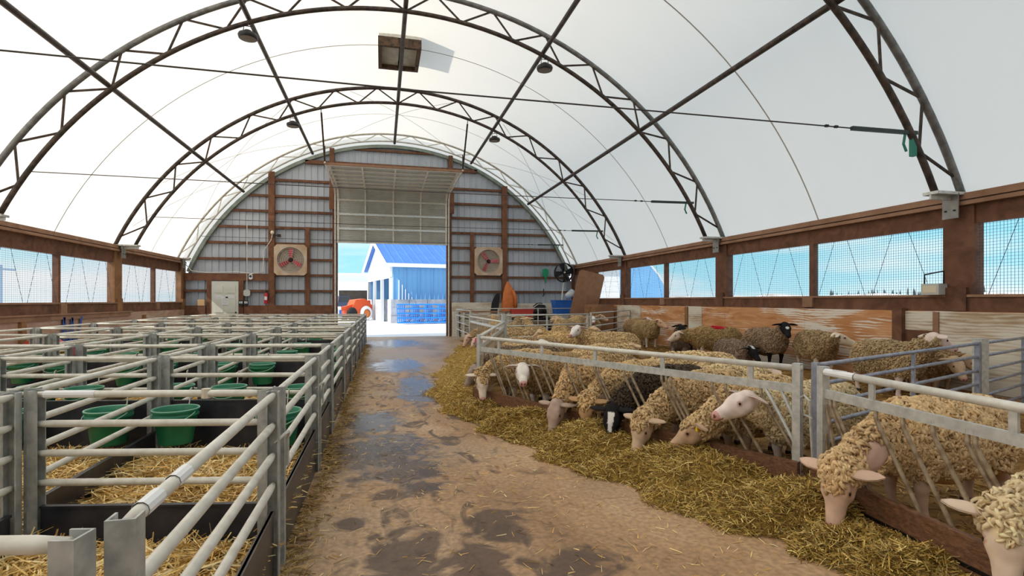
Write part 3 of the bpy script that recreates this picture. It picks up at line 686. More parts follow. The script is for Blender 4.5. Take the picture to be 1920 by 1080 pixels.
link('engine', MB().lathe([(0, .75), (.26, .78), (.32, .95), (.26, 1.22), (.1, 1.34), (0, 1.35)], 14), BLACKM, t, True); boxobj('tray', (-.5, .5, -.25, .25, .62, .75), BLACKP, t)
for s in (-.3, .3): link('wheel', MB().lathe([(0, -.04), (.2, -.04), (.22, 0), (.2, .04), (0, .04)], 16, (s, -.22, .22), 'y'), RUBBER, t); 
link('axle', MB().tube([(-.3, -.2, .22), (.3, -.2, .22), (.3, -.2, .65)], .02, 6), GALVW, t)
t = thing('leaning_hurdle', 'dark ladder like hurdle leaning beside the doorway', 'hurdle', (3.25, YG - .40, 0))
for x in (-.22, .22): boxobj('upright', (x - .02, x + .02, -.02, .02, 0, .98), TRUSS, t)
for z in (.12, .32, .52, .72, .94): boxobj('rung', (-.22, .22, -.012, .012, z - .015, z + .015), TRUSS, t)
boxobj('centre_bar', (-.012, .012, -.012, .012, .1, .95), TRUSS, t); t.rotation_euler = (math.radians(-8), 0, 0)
t = thing('steel_bollard', 'pale steel guard plate beside the doorway', 'guard', (2.86, YG - .42, 0)); boxobj('plate', (-.11, .11, -.05, .05, 0, 1.0), GALVW, t); boxobj('flange', (-.14, .14, -.09, .09, 0, .03), GALVW, t)
# sill lamp box on the right wall
t = thing('sill_lamp', 'square grey work lamp standing by the big timber post', 'lamp', (7.85, 6.12, 1.53))
boxobj('case', (-.08, .08, -.13, .13, .0, .0 + .16), GREYSHIRT, t); boxobj('lens', (-.085, -.08, -.10, .10, .03, .13), mat('warm lens', (.75, .66, .48), .3), t); link('stand', MB().tube([(0, -.14, .16), (0, -.14, .34), (0, .14, .30), (0, .14, .16)], .012, 6), BLACKM, t)

# blue spray mark on the left wall
t = thing('spray_mark', 'blue spray painted letter strokes on the plywood wall behind the lambing pens', 'marking', (XL + .140, 13.85, .55))
for st in ([(0, 0), (.10, .52), (.20, 0)], [(.24, 0), (.42, .50), (.46, 0)], [(.60, 0), (.82, .52)]):
    b = MB()
    for p, q in zip(st, st[1:]): b.bar((0, p[0], p[1]), (0, q[0], q[1]), .004, .075, (1, 0, 0) if False else (0, 1, 0))
    link('stroke', b, PAINTB, t)
for y0 in (.0, .22, .45): boxobj('paint_drip', (-.040, .002, y0, y0 + .17, -.22, .02), PAINTB, t)
for (y, z, m, lab, zz) in ((12.4, .0, YELLOW, 'yellow tub with red lid standing behind the lambing pens', .52), (13.35, 0, YELLOW, 'small yellow tub standing by the wall near the blue mark', .48)):
    t = thing('yellow_tub', lab, 'tub', (-6.46, y, 0)); w = .34 if y < 13 else .18
    link('tub_body', MB().lathe([(0, 0), (w * .8, 0), (w, zz), (w + .02, zz), (w + .02, zz - .03)], 18), m, t, True)
    if y < 13: link('tub_lid', MB().lathe([(w + .01, zz), (w * .9, zz + .10), (w * .5, zz + .2), (0, zz + .22)], 18), REDP, t, True)
# ================================================================== LAMBING PENS (left)
def channel(w, d, t, z0, z1, b=None, ox=0, oy=0, flip=1):
    b = b or MB(); f = flip
    poly = [(0, -d / 2), (w, -d / 2), (w, -d / 2 + t), (t, -d / 2 + t), (t, d / 2 - t), (w, d / 2 - t), (w, d / 2), (0, d / 2)]
    return b.prism([(ox + f * x, oy + y) for x, y in (poly if f > 0 else poly[::-1])], z0, z1, 'z')
PCACHE = {}
POSTM = mat('dull grey pen posts', (.32, .335, .325), .45, .2, (.50, .51, .49), 18, bump=.1)
def panel(name, label, group, p0, p1, rails, board, rm=GALVW, bm=BLACKB, H=.975, z=0.0, rr=.019, z0=0.0):
    p0 = Vector((p0[0], p0[1], z)); p1 = Vector((p1[0], p1[1], z)); d = p1 - p0; Lg = round(d.length, 2)
    key = (Lg, tuple(rails), board, H, rr)
    if key not in PCACHE:
        ms = {}
        ms['post'] = [channel(.05, .06, .006, z0, H, flip=1).mesh('post'), channel(.05, .06, .006, z0, H, ox=Lg, flip=-1).mesh('post')]
        ms['rail'] = [MB().tube([(.03, 0, q), (.10, 0, q), (Lg - .10, 0, q), (Lg - .03, 0, q)], [rr * .75, rr, rr, rr * .75], 10).mesh('rail', True) for q in rails]
        ms['kickboard'] = []
        if board:
            b = MB().box(.05, Lg - .05, -.006, .006, board[0], board[1]); b.box(.05, Lg - .05, -.014, .014, board[1] - .012, board[1]); ms['kickboard'] = [b.mesh('kickboard')]
        PCACHE[key] = ms
    ms = PCACHE[key]
    t = thing(name, label, 'pen panel', p0, math.atan2(d.y, d.x), group)
    for k, m_ in (('post', POSTM), ('rail', rm), ('kickboard', bm)):
        for me in ms[k]: link(k, me, m_, t)
    return t
ROWS = [1.25, 3.07, 4.86, 6.13, 8.05, 9.95, 11.85, 13.75, 15.65, 17.5, 19.3]
COLS = [-.55, -1.84, -3.2, -4.55, -5.9]
SK = -.205
def rowy(i, x): return ROWS[i] + SK * (x + .55)
ORD = ['first', 'second', 'third', 'fourth', 'fifth', 'sixth', 'seventh', 'eighth', 'ninth', 'tenth', 'eleventh']
PCOL = ['aisle column', 'second column', 'third column', 'wall column']
R4 = (.955, .80, .645, .49); R3 = (.955, .81, .66)
for i in range(len(ROWS)):
    for j in range(4):
        xa, xb = COLS[j] - .035, COLS[j + 1] + .05
        tall = i % 2 == 0 and i >= 2
        t = panel('pen_panel', ('three rail cross panel with tall black board, %s, %s line from gable' if tall else 'four rail cross panel with low black board, %s, %s line from gable') % (PCOL[j], ORD[len(ROWS) - 1 - i]),
              'tall board cross panels' if tall else 'low board cross panels', (xa, rowy(i, xa)), (xb, rowy(i, xb)), R3 if tall else R4, (.05, .60) if tall else (.04, .37))
        if i == 1 and j == 0:
            link('tape_wrap', MB().tube([(.90, 0, .955), (1.16, 0, .955)], .0205, 10, False), PAPER, t)
            link('rail_tie', MB().tube([(.33, 0, .93), (.33, 0, .98)], .024, 8), mat('cream tie', (.7, .62, .5), .6), t)
for i in range(len(ROWS) - 1):
    for j, x in enumerate(COLS):
        ya, yb = rowy(i, x) + .07, rowy(i + 1, x) - .05
        aisle = j == 0
        t = panel('pen_panel', 'four rail side panel with grimy board along the aisle, %s pen from gable' % ORD[len(ROWS) - 2 - i] if aisle else 'four rail divider panel, %s line off the aisle, %s pen row from gable' % (ORD[j], ORD[len(ROWS) - 2 - i]),
                  'aisle side panels' if aisle else 'divider panels', (x, ya), (x, yb), R4, (.0, .36) if aisle else (.04, .36), bm=AISLEB if aisle else BLACKB)
        if aisle and i == 0:
            for y0, y1 in ((.10, .20), (.30, .40)): link('tape_wrap', MB().tube([(y0, 0, .957), (y1, 0, .957)], .021, 10, False), PAPER, t)
        if aisle and i in (0, 1, 3):
            Ld = yb - ya; link('latch_hook', MB().tube([(Ld - .01, 0, .70), (Ld + .02, -.05, .74), (Ld + .07, -.06, .74), (Ld + .10, -.05, .70), (Ld + .10, -.05, .55)], .009, 6), GALV, t)
        if j == 2 and i == 2: boxobj('paint_spot', (yb - ya - .06, yb - ya - .015, -.034, -.03, .86, .955), mat('dull red paint', (.36, .10, .11), .7), t)
# buckets: two hung in every pen
BK = {}
BK['pail'] = MB().lathe([(0, 0), (.115, 0), (.120, .01), (.150, .21), (.162, .215), (.165, .235), (.152, .24), (.168, .26), (.170, .275), (.158, .278), (.150, .27), (.142, .20), (.112, .02), (0, .018)], 24).mesh('pail', True)
BK['rim'] = MB().tube([(.166 * math.cos(2 * PI * k / 24), .166 * math.sin(2 * PI * k / 24), .276) for k in range(24)], .0055, 5, closed=True).mesh('rim', True)
BK['handle'] = MB().tube([(.166 * math.cos(a), -.02 - .166 * math.sin(a) * .98, .255 - .075 * math.sin(a)) for a in [PI * k / 14 for k in range(15)]], .0045, 5).mesh('handle', True)
BK['hook'] = MB().tube([(0, .150, .25), (0, .185, .29), (0, .20, .40), (0, .215, .41), (0, .22, .37)], .006, 5).mesh('hook', True)
for i in range(1, len(ROWS) - 1):
    for j in range(4):
        for s in (0, 1):
            if i > 7 and s: continue
            x = COLS[j] - .24 if s == 0 else COLS[j + 1] + .27
            x += random.uniform(-.05, .05); y = rowy(i + 1, x) - .26
            t = thing('bucket', 'green bucket at the %s corner, %s, %s pen row from gable' % ('aisle side' if s == 0 else 'wall side', PCOL[j], ORD[len(ROWS) - 2 - i]), 'bucket', (x, y, .30 + random.uniform(-.03, .03)), SK + random.uniform(-.1, .1), 'green buckets in the lambing pens')
            pail = link('pail', BK['pail'], GREEN, t); link('rim', BK['rim'], GREENR, pail); hd = link('handle', BK['handle'], GREENR, t); link('hook', BK['hook'], WIRE, hd)
# ------------------------------------------------------------------ straw
def fnoise(x, y, s=1.0, seed=0):
    r = np.random.default_rng(seed); o = np.zeros_like(x)
    for k in range(10):
        a = r.uniform(0, 2 * PI); f = s * r.uniform(.6, 2.4); o += np.sin((x * math.cos(a) + y * math.sin(a)) * f * 3 + r.uniform(0, 6.28)) / 10 ** .5
    return o * .7
def strands(P, length, width, cols, pitch=.25, lift=.0, rng=RNG, bend=.25, roll=True):
    """thin bent ribbons lying about the points P"""
    n = len(P); yaw = rng.uniform(0, 2 * PI, n); pt = rng.normal(0, pitch, n)
    d = np.stack([np.cos(yaw) * np.cos(pt), np.sin(yaw) * np.cos(pt), np.sin(pt)], 1)
    Ls = rng.uniform(*length, n)[:, None]; w = rng.uniform(*width, n)[:, None]
    up = rng.normal(0, .6, (n, 3)); up[:, 2] += 1.0
    s = np.cross(d, up); s /= np.linalg.norm(s, axis=1)[:, None] + 1e-9
    nn = np.cross(s, d); b = nn * (Ls * rng.normal(0, bend * .35, n)[:, None])
    c = P + np.array([0, 0, lift])
    V = np.stack([c - d * Ls / 2 - s * w, c - d * Ls / 2 + s * w, c + b - s * w, c + b + s * w, c + d * Ls / 2 - s * w * .6, c + d * Ls / 2 + s * w * .6], 1).reshape(-1, 3)
    base = (np.arange(n) * 6)[:, None]
    F = np.concatenate([base + np.array([0, 1, 3, 2]), base + np.array([2, 3, 5, 4])], 0)
    cc = np.asarray(cols)[rng.integers(0, len(cols), n)] * rng.uniform(.65, 1.25, n)[:, None]
    C = np.repeat(cc, 6, 0)
    return V, F, C
def merge(parts):
    V, F, C = [], [], []; o = 0
    for v, f, c in parts: V.append(v); F.append(f + o); C.append(c); o += len(v)
    return np.concatenate(V), np.concatenate(F), np.concatenate(C)
STRAWC = [(.84, .57, .19), (.90, .67, .29), (.70, .43, .12), (.95, .79, .43), (.50, .29, .07)]
def bed_z(x, y): return .10 + .035 * fnoise(x, y, 1.6, 3) + .015 * fnoise(x, y, 6, 5)
parts = []
for i in range(len(ROWS) - 1):
    for j in range(4):
        d = ROWS[i]; n = 5200 if (i < 2 and j < 2) else 2600 if i < 4 and j < 3 else 900 if i < 6 else 350
        u = RNG.uniform(.02, .98, n); v = RNG.uniform(.02, .98, n)
        x = COLS[j] - .03 + (COLS[j + 1] - COLS[j] + .06) * u; y = ROWS[i] + SK * (x + .55) + .05 + (ROWS[i + 1] - ROWS[i] - .10) * v
        hump = (.10 * np.exp(-((u - .5) ** 2 + (v - .5) ** 2) / .15) + .05) * (1.8 if i < 2 else 1.2)
        z = bed_z(x, y) + hump * .6 + RNG.uniform(-.005, .03, n)
        parts.append(strands(np.stack([x, y, z], 1), (.09, .30), (.0022, .0045) if i < 3 else (.004, .007), STRAWC, .22))
V, F, C = merge(parts)
o = link('pen_straw', np_mesh('pen_straw', V, F, C), STRAWM); tag(o, 'loose golden straw bedding in the lambing pens', 'straw', kind='stuff')
b = MB()
for i in range(len(ROWS) - 1):
    for j in range(4):
        g = 10; vs = []
        for q in range(g + 1):
            for p in range(g + 1):
                u, v = p / g, q / g; x = COLS[j] - .02 + (COLS[j + 1] - COLS[j] + .04) * u; y = ROWS[i] + SK * (x + .55) + .04 + (ROWS[i + 1] - ROWS[i] - .08) * v
                h = (.10 * math.exp(-((u - .5) ** 2 + (v - .5) ** 2) / .15) + .05) * (1.8 if i < 2 else 1.2)
                vs.append((x, y, float(bed_z(np.array([x]), np.array([y]))[0]) + h * .6 - .012))
        b.add(vs, [(q * (g + 1) + p, q * (g + 1) + p + 1, (q + 1) * (g + 1) + p + 1, (q + 1) * (g + 1) + p) for q in range(g) for p in range(g)])
o = link('pen_straw_bed', b, STRAWB); o.data.polygons.foreach_set('use_smooth', [True] * len(o.data.polygons)); tag(o, 'packed straw bed under the loose straw in the lambing pens', 'straw', kind='stuff')
# litter on the aisle floor
n = 3600; x = RNG.uniform(-.5, 2.3, n); y = RNG.uniform(1.2, 14, n)
k = x < (2.3 - .28 * (y - 2.5)); x = x[k]; y = y[k]
L1 = strands(np.stack([x, y, np.full(len(x), .004)], 1), (.02, .09), (.0012, .003), STRAWC, .03, bend=.1)
n = 5200; y = RNG.uniform(1.6, 18, n); x = -.53 + np.abs(RNG.normal(0, .09, n)) + .03 * np.sin(y * 3)
L2 = strands(np.stack([x, y, RNG.uniform(.002, .02, n)], 1), (.03, .10), (.0015, .004), [(.42, .26, .07), (.55, .36, .12), (.30, .18, .05)], .12, bend=.1)
V, F, C = merge([L1, L2]); o = link('aisle_litter', np_mesh('aisle_litter', V, F, C), STRAWM); tag(o, 'scattered straw litter on the concrete aisle', 'straw', kind='stuff')
# ================================================================== FEED BARRIERS (right)
Q1a, Q1b = (2.985, 3.12), (2.70, .30)
Q2a, Q2b = (1.25, 7.0), (2.96, 3.26)
Q3a, Q3b = (1.26, 7.06), (2.6495, 11.685)
Q4a, Q4b = (2.66, 11.757), (2.62, 16.15)
def barrier(p0, p1, label, far=False, slant=.30, flip=False, bars=()):
    p0 = Vector((*p0, 0)); p1 = Vector((*p1, 0)); d = p1 - p0; Lg = d.length
    t = thing('feed_barrier', label, 'barrier', p0, math.atan2(d.y, d.x)); o = -1 if flip else 1     # local -y*o looks to the aisle
    for x in (.03, Lg - .03): link('post', MB().box(x - .028, x + .028, -.028, .028, 0, .99), GALV, t)
    link('top_rail', MB().tube([(.0, 0, .955), (Lg, 0, .955)], .024, 10), GALVW, t, True)
    link('neck_rail', MB().box(.05, Lg - .05, -.012, .012, .775, .835), GALV, t)
    x = .45
    while x < Lg - .3:
        link('spacer', MB().box(x - .02, x + .02, -.008, .008, .83, .94), GALV, t); x += .82
    bar = MB().tube([(0, 0, .80), (0, 0, .73), (.02, 0, .69), (slant, 0, .27), (slant, 0, .20)], .0125, 7).mesh('bar', True)
    for x in bars: link('slanted_bar', bar, RUSTY, t).location = (x, 0, 0)      # bars stand in pairs where a neck pushes between them
    for k in range(3):
        x = .12 + k * .1
        if x < slant: link('slanted_bar', MB().tube([(.06, 0, .73 - .20 * k), (slant - x, 0, .27)], .0125, 7), RUSTY, t)
    for k in range(2):
        link('slanted_bar', MB().tube([(Lg - slant + .02 + .12 * k, 0, .80), (Lg - .05, 0, .40 + .17 * k)], .013, 7), GALV, t)
    y0, y1 = (-.075, -.03) if not flip else (.03, .075)
    link('curb_plank', MB().box(.0, Lg, y0, y1, .145, .285), PLANK, t); link('curb_plank', MB().box(.0, Lg, y0 - .02 * o, y1 - .02 * o, .0, .135), PLANK, t)
    link('angle_iron', MB().box(.0, Lg, y0 - .012 * o, y1 + .004, .133, .152), BLACKM, t)
    return t
barrier(Q1a, Q1b, 'slant bar feed barrier with white label joined to the blue grey gate', bars=(0.10, 0.14, 0.48, 0.67, 0.86, 1.05, 1.09, 1.44, 1.62, 1.81, 2.00, 2.19, 2.38))
# flip when the aisle lies to local +y
barrier(Q2a, Q2b, 'long slant bar feed barrier with pale wool sheep and a black sheep feeding through', bars=(0.27, 0.31, 0.48, 0.67, 0.74, 1.06, 1.24, 1.33, 1.67, 1.81, 2.09, 2.13, 2.47, 2.56, 2.90, 2.95, 3.00, 3.40, 3.52, 3.81))
barrier(Q3b, Q3a, 'angled slant bar feed barrier between the long barrier and the tall corner post', bars=(0.10, 0.32, 0.54, 0.76, 0.98, 1.20, 1.42, 1.64, 1.86, 2.21, 2.30, 2.52, 2.74, 2.96, 3.18, 3.40, 3.62, 3.81, 4.13, 4.28))
barrier(Q4b, Q4a, 'far slant bar feed barrier near the doorway', bars=(0.10, 0.32, 0.54, 0.76, 0.92, 1.27, 1.42, 1.64, 1.86, 2.08, 2.14, 2.52, 2.74, 2.96, 3.18, 3.57, 3.62, 3.84))
t = thing('corner_post', 'tall galvanised post where the far barriers and gate meet', 'post', (2.66, 11.72, 0)); link('tube', MB().box(-.035, .035, -.035, .035, 0, 1.13), GALV, t); link('cap', MB().box(-.036, .036, -.036, .036, 1.13, 1.145), GALV, t)
link('base_plate', MB().box(-.037, .037, -.037, .037, 0, .015), GALV, t)
t = thing('barrier_sleeve', 'white paper sleeve taped round the end of the near feed barrier rail', 'label', (2.975, 3.0, .955)); link('sleeve', MB().tube([(0, .06, 0), (-.026, -.20, 0)], .0255, 10, False), PAPER, t); link('fold', MB().box(-.027, -.01, -.12, -.02, .022, .027), PAPER, t)
t = thing('drop_latch', 'galvanised hoop latch linking the two near feed barriers', 'latch', (2.99, 3.21, 0)); link('hoop', MB().tube([(-.02, .06, .60), (-.05, .05, .74), (-.055, .0, .77), (-.05, -.04, .74), (-.03, -.05, .30)], .009, 6), GALV, t); link('pin', MB().tube([(-.05, -.06, .62), (-.01, .07, .62)], .008, 6), GALV, t)
def gate(p0, p1, rails, label, H, m=GALV, z0=.0, brace=(), rr=.017, endr=True):
    p0 = Vector((*p0, 0)); p1 = Vector((*p1, 0)); d = p1 - p0; Lg = d.length
    t = thing('livestock_gate', label, 'gate', p0, math.atan2(d.y, d.x))
    for x in (.02, Lg - .02): link('stile', MB().box(x - .022, x + .022, -.022, .022, z0, H), m, t)
    for z in rails: link('rail', MB().tube([(.02, 0, z), (Lg - .02, 0, z)], rr, 8), m, t, True)
    for x in brace: link('upright', MB().box(x - .018, x + .018, -.012, .012, min(rails), max(rails)), m, t)
    return t
gate((3.03, 3.22), (6.28, 4.42), (.98, .84, .69, .545, .40, .25), 'blue grey six rail gate running from the feed barriers to the broad post', 1.0, BLUEST, brace=(1.75,))
gate((6.42, 4.47), (7.84, 4.98), (.98, .84, .69, .545, .40, .25), 'short blue grey gate closing the gap at the plywood wall', .99, BLUEST)
t = thing('gate_post', 'broad galvanised post between the blue grey gates', 'post', (6.35, 4.445, 0)); link('tube', MB().box(-.05, .05, -.05, .05, 0, 1.02), GALV, t); link('cap', MB().box(-.055, .055, -.055, .055, 1.02, 1.035), GALV, t)
gate((2.697, 11.735), (5.05, 12.6), (1.10, .86, .60, .36, .15), 'far grey gate with uprights joined to the tall corner post', 1.12, GALV, brace=(1.2,))
gate((5.14, 12.66), (7.85, 16.0), (1.12, .95, .78, .60, .40, .2), 'far six rail grey gate reaching the plywood wall', 1.14, GALV)
gate((2.64, 16.2), (2.68, 19.6), (1.12, .9, .66, .4), 'back pen gate beside the doorway', 1.14, GALV)
gate((2.72, 19.62), (7.2, 19.0), (1.14, .92, .68, .42), 'back pen gate in front of the red crate and blue tote', 1.16, GALV, brace=(1.5, 3.0))
o = link('yellow_feeder', MB().box(-.10, .10, -.05, .05, 0, .26).box(-.12, .12, -.06, .06, .26, .29).box(-.07, .07, -.062, -.05, .05, .12), YELLOW); o.location = (6.40, 6.05, .62); o.rotation_euler = (0, 0, .4)
o.location = (7.74, 6.66, .30); o.rotation_euler = (0, 0, PI / 2 + .0)
tag(o, 'yellow plastic feeder box fixed to the batten on the plywood wall', 'feeder')
# bedding in the sheep yard
def fence_x(y):
    pts = [(-3, 2.45), (.3, 2.76), (3.15, 3.05), (3.3, 3.03), (7.03, 1.33), (11.7, 2.68), (20, 2.70)]
    for (a, xa), (b_, xb) in zip(pts, pts[1:]):
        if a <= y <= b_: return xa + (xb - xa) * (y - a) / (b_ - a)
    return 2.7
def yard_z(x, y):
    t = min(max((x - fence_x(y) - 1.1) / 2.4, 0), 1); return .025 + .14 * t * t * (3 - 2 * t)
b = MB(); g = 26; ys = np.linspace(-2.5, 18.9, 90); vs = []
for y in ys:
    for p in range(g + 1):
        x = fence_x(y) + (7.76 - fence_x(y)) * p / g; q = np.array([x]), np.array([y])
        vs.append((x, y, yard_z(x, y) + .02 * float(fnoise(*q, 1.2, 9)[0]) + .012 * float(fnoise(*q, 4, 8)[0])))
b.add(vs, [(j * (g + 1) + p, j * (g + 1) + p + 1, (j + 1) * (g + 1) + p + 1, (j + 1) * (g + 1) + p) for j in range(len(ys) - 1) for p in range(g)])
o = link('yard_bedding', b, DUNG, None, True); tag(o, 'trampled brown straw and dung bedding in the sheep yard', 'bedding', kind='stuff')
n = 26000; y = RNG.uniform(.5, 18.5, n); fx = np.array([fence_x(q) for q in y]); x = fx + (7.78 - fx) * RNG.uniform(0.02, .98, n)
z = np.array([yard_z(*q) for q in zip(x, y)]) + .02 * fnoise(x, y, 1.2, 9) + .012 * fnoise(x, y, 4, 8)
V, F, C = strands(np.stack([x, y, z + .008], 1), (.06, .22), (.003, .006), [(.42, .24, .06), (.30, .15, .035), (.55, .34, .10), (.18, .09, .03)], .15)
o = link('yard_straw', np_mesh('yard_straw', V, F, C), STRAWM); tag(o, 'loose straw lying over the sheep yard bedding', 'straw', kind='stuff')
# hay windrow
HP = [((2.58, 1.2), (2.74, 1.2)), ((2.50, 1.9), (2.82, 1.9)), ((2.38, 2.5), (2.84, 2.5)), ((2.12, 2.98), (2.88, 3.1)), ((1.75, 3.9), (2.58, 3.95)), ((1.45, 4.75), (2.18, 4.8)), ((1.2, 5.6), (1.80, 5.65)), ((.98, 6.35), (1.42, 6.5)), ((.76, 7.2), (1.22, 7.1)),
      ((.74, 8.3), (1.50, 8.3)), ((.93, 9.8), (1.95, 9.8)), ((1.2, 11.2), (2.42, 11.5)), ((1.62, 13.2), (2.5, 13.0)), ((2.05, 15.0), (2.5, 15.0)), ((2.3, 16.6), (2.52, 16.6))]
def hay_pt(s, t):
    """s 0..1 along the row, t 0 at the aisle edge, 1 at the barrier (arrays)"""
    q = s * (len(HP) - 1); i = np.minimum(q.astype(int), len(HP) - 2); f = (q - i)[:, None]
    E = np.array([h[0] for h in HP]); B = np.array([h[1] for h in HP])
    e = E[i] * (1 - f) + E[i + 1] * f; bb = B[i] * (1 - f) + B[i + 1] * f
    wob = (.07 * np.sin(s * 61) + .05 * np.sin(s * 127 + 1))[:, None] * (1 - t)[:, None]
    p = e * (1 - t)[:, None] + bb * t[:, None]
    w = np.linalg.norm(bb - e, axis=1); dirn = (e - bb) / (w[:, None] + 1e-6); p = p + dirn * wob
    z = np.clip(np.sin(np.clip(t, 0, 1) * 2.15), 0, 1) * .185 * np.clip(w / .6, .35, 1.15) * (1 + .22 * np.sin(s * 75) + .15 * np.sin(s * 170 + t * 4)) * (t > 0)
    return np.concatenate([p, z[:, None]], 1)
gs, gt = 150, 12
S, T = np.meshgrid(np.linspace(0, 1, gs), np.linspace(0, 1, gt), indexing='ij'); P = hay_pt(S.ravel(), T.ravel()); P[:, 2] -= .008
F = np.array([(i * gt + j, i * gt + j + 1, (i + 1) * gt + j + 1, (i + 1) * gt + j) for i in range(gs - 1) for j in range(gt - 1)])
o = link('hay_mat', np_mesh('hay_mat', P, F), HAYB); tag(o, 'dense body of the hay row along the feed barriers', 'hay', kind='stuff')
n = 46000; s = RNG.uniform(0, 1, n); near = RNG.random(n) < .55; s = np.where(near, s * .52, s); t_ = RNG.uniform(-.04, 1, n)
P = hay_pt(s, t_); P[:, 2] = np.maximum(P[:, 2], .004) + RNG.uniform(-.008, .02, n)
V, F, C = strands(P, (.03, .13), (.0016, .0036), [(.52, .34, .075), (.37, .225, .045), (.66, .46, .13), (.78, .60, .23), (.20, .115, .025)], .38)
o = link('feed_hay', np_mesh('feed_hay', V, F, C), STRAWM); tag(o, 'long row of loose olive hay laid along the feed barriers', 'hay', kind='stuff')

# ================================================================== SHEEP
def smin(a, b, k): h = np.clip(.5 + .5 * (b - a) / k, 0, 1); return b + (a - b) * h - k * h * (1 - h)
def cone(P, a, b, ra, rb, ys=1.0):
    a = np.asarray(a, float); ba = np.asarray(b, float) - a; pa = P - a
    h = np.clip(pa @ ba / max(ba @ ba, 1e-9), 0, 1); d = pa - h[:, None] * ba; d[:, 1] *= ys
    return np.linalg.norm(d, axis=1) - (ra + (rb - ra) * h)
def surface_nets(D, org, h):
    S = D < 0; nx, ny, nz = D.shape
    acc = np.zeros((nx - 1, ny - 1, nz - 1, 3)); cnt = np.zeros((nx - 1, ny - 1, nz - 1))
    cs = [(i, j, k) for i in (0, 1) for j in (0, 1) for k in (0, 1)]
    sl = lambda c: (slice(c[0], nx - 1 + c[0]), slice(c[1], ny - 1 + c[1]), slice(c[2], nz - 1 + c[2]))
    for a in cs:
        for ax in range(3):
            if a[ax]: continue
            b = list(a); b[ax] = 1
            da, db = D[sl(a)], D[sl(b)]; m = (da < 0) != (db < 0); tt = np.where(m, da / np.where(m, da - db, 1), 0)
            for q in range(3): acc[..., q] += m * (a[q] + (tt if q == ax else 0))
            cnt += m
    act = cnt > 0; idx = -np.ones(act.shape, int); idx[act] = np.arange(act.sum())
    V = (acc[act] / cnt[act][:, None] + np.argwhere(act)) * h + org
    Fs = []
    for ax in range(3):
        o1, o2 = [q for q in range(3) if q != ax]
        lo = [slice(1, s - 1) for s in D.shape]; lo[ax] = slice(0, D.shape[ax] - 1); hi = list(lo); hi[ax] = slice(1, D.shape[ax])
        m = S[tuple(lo)] != S[tuple(hi)]; g = np.argwhere(m); st = S[tuple(lo)][m]; base = g.copy()
        base[:, o1] += 1; base[:, o2] += 1
        def cell(d1, d2):
            c = base.copy(); c[:, o1] -= d1; c[:, o2] -= d2; return idx[c[:, 0], c[:, 1], c[:, 2]]
        q = np.stack([cell(1, 1), cell(0, 1), cell(0, 0), cell(1, 0)], 1)
        fl_ = st if ax != 1 else ~st
        q[~fl_] = q[~fl_][:, ::-1]; Fs.append(q)
    return V, np.concatenate(Fs)
CREAMW = (.66, .52, .34); TANW = (.46, .34, .20); GREYW = (.27, .215, .165); WHITEW = (.74, .64, .46); DARKW = (.085, .07, .06)
PINKF = (.80, .62, .53); WHITEF = (.80, .74, .68); BUFF = (.62, .44, .28); BLACKF = (.016, .015, .016)
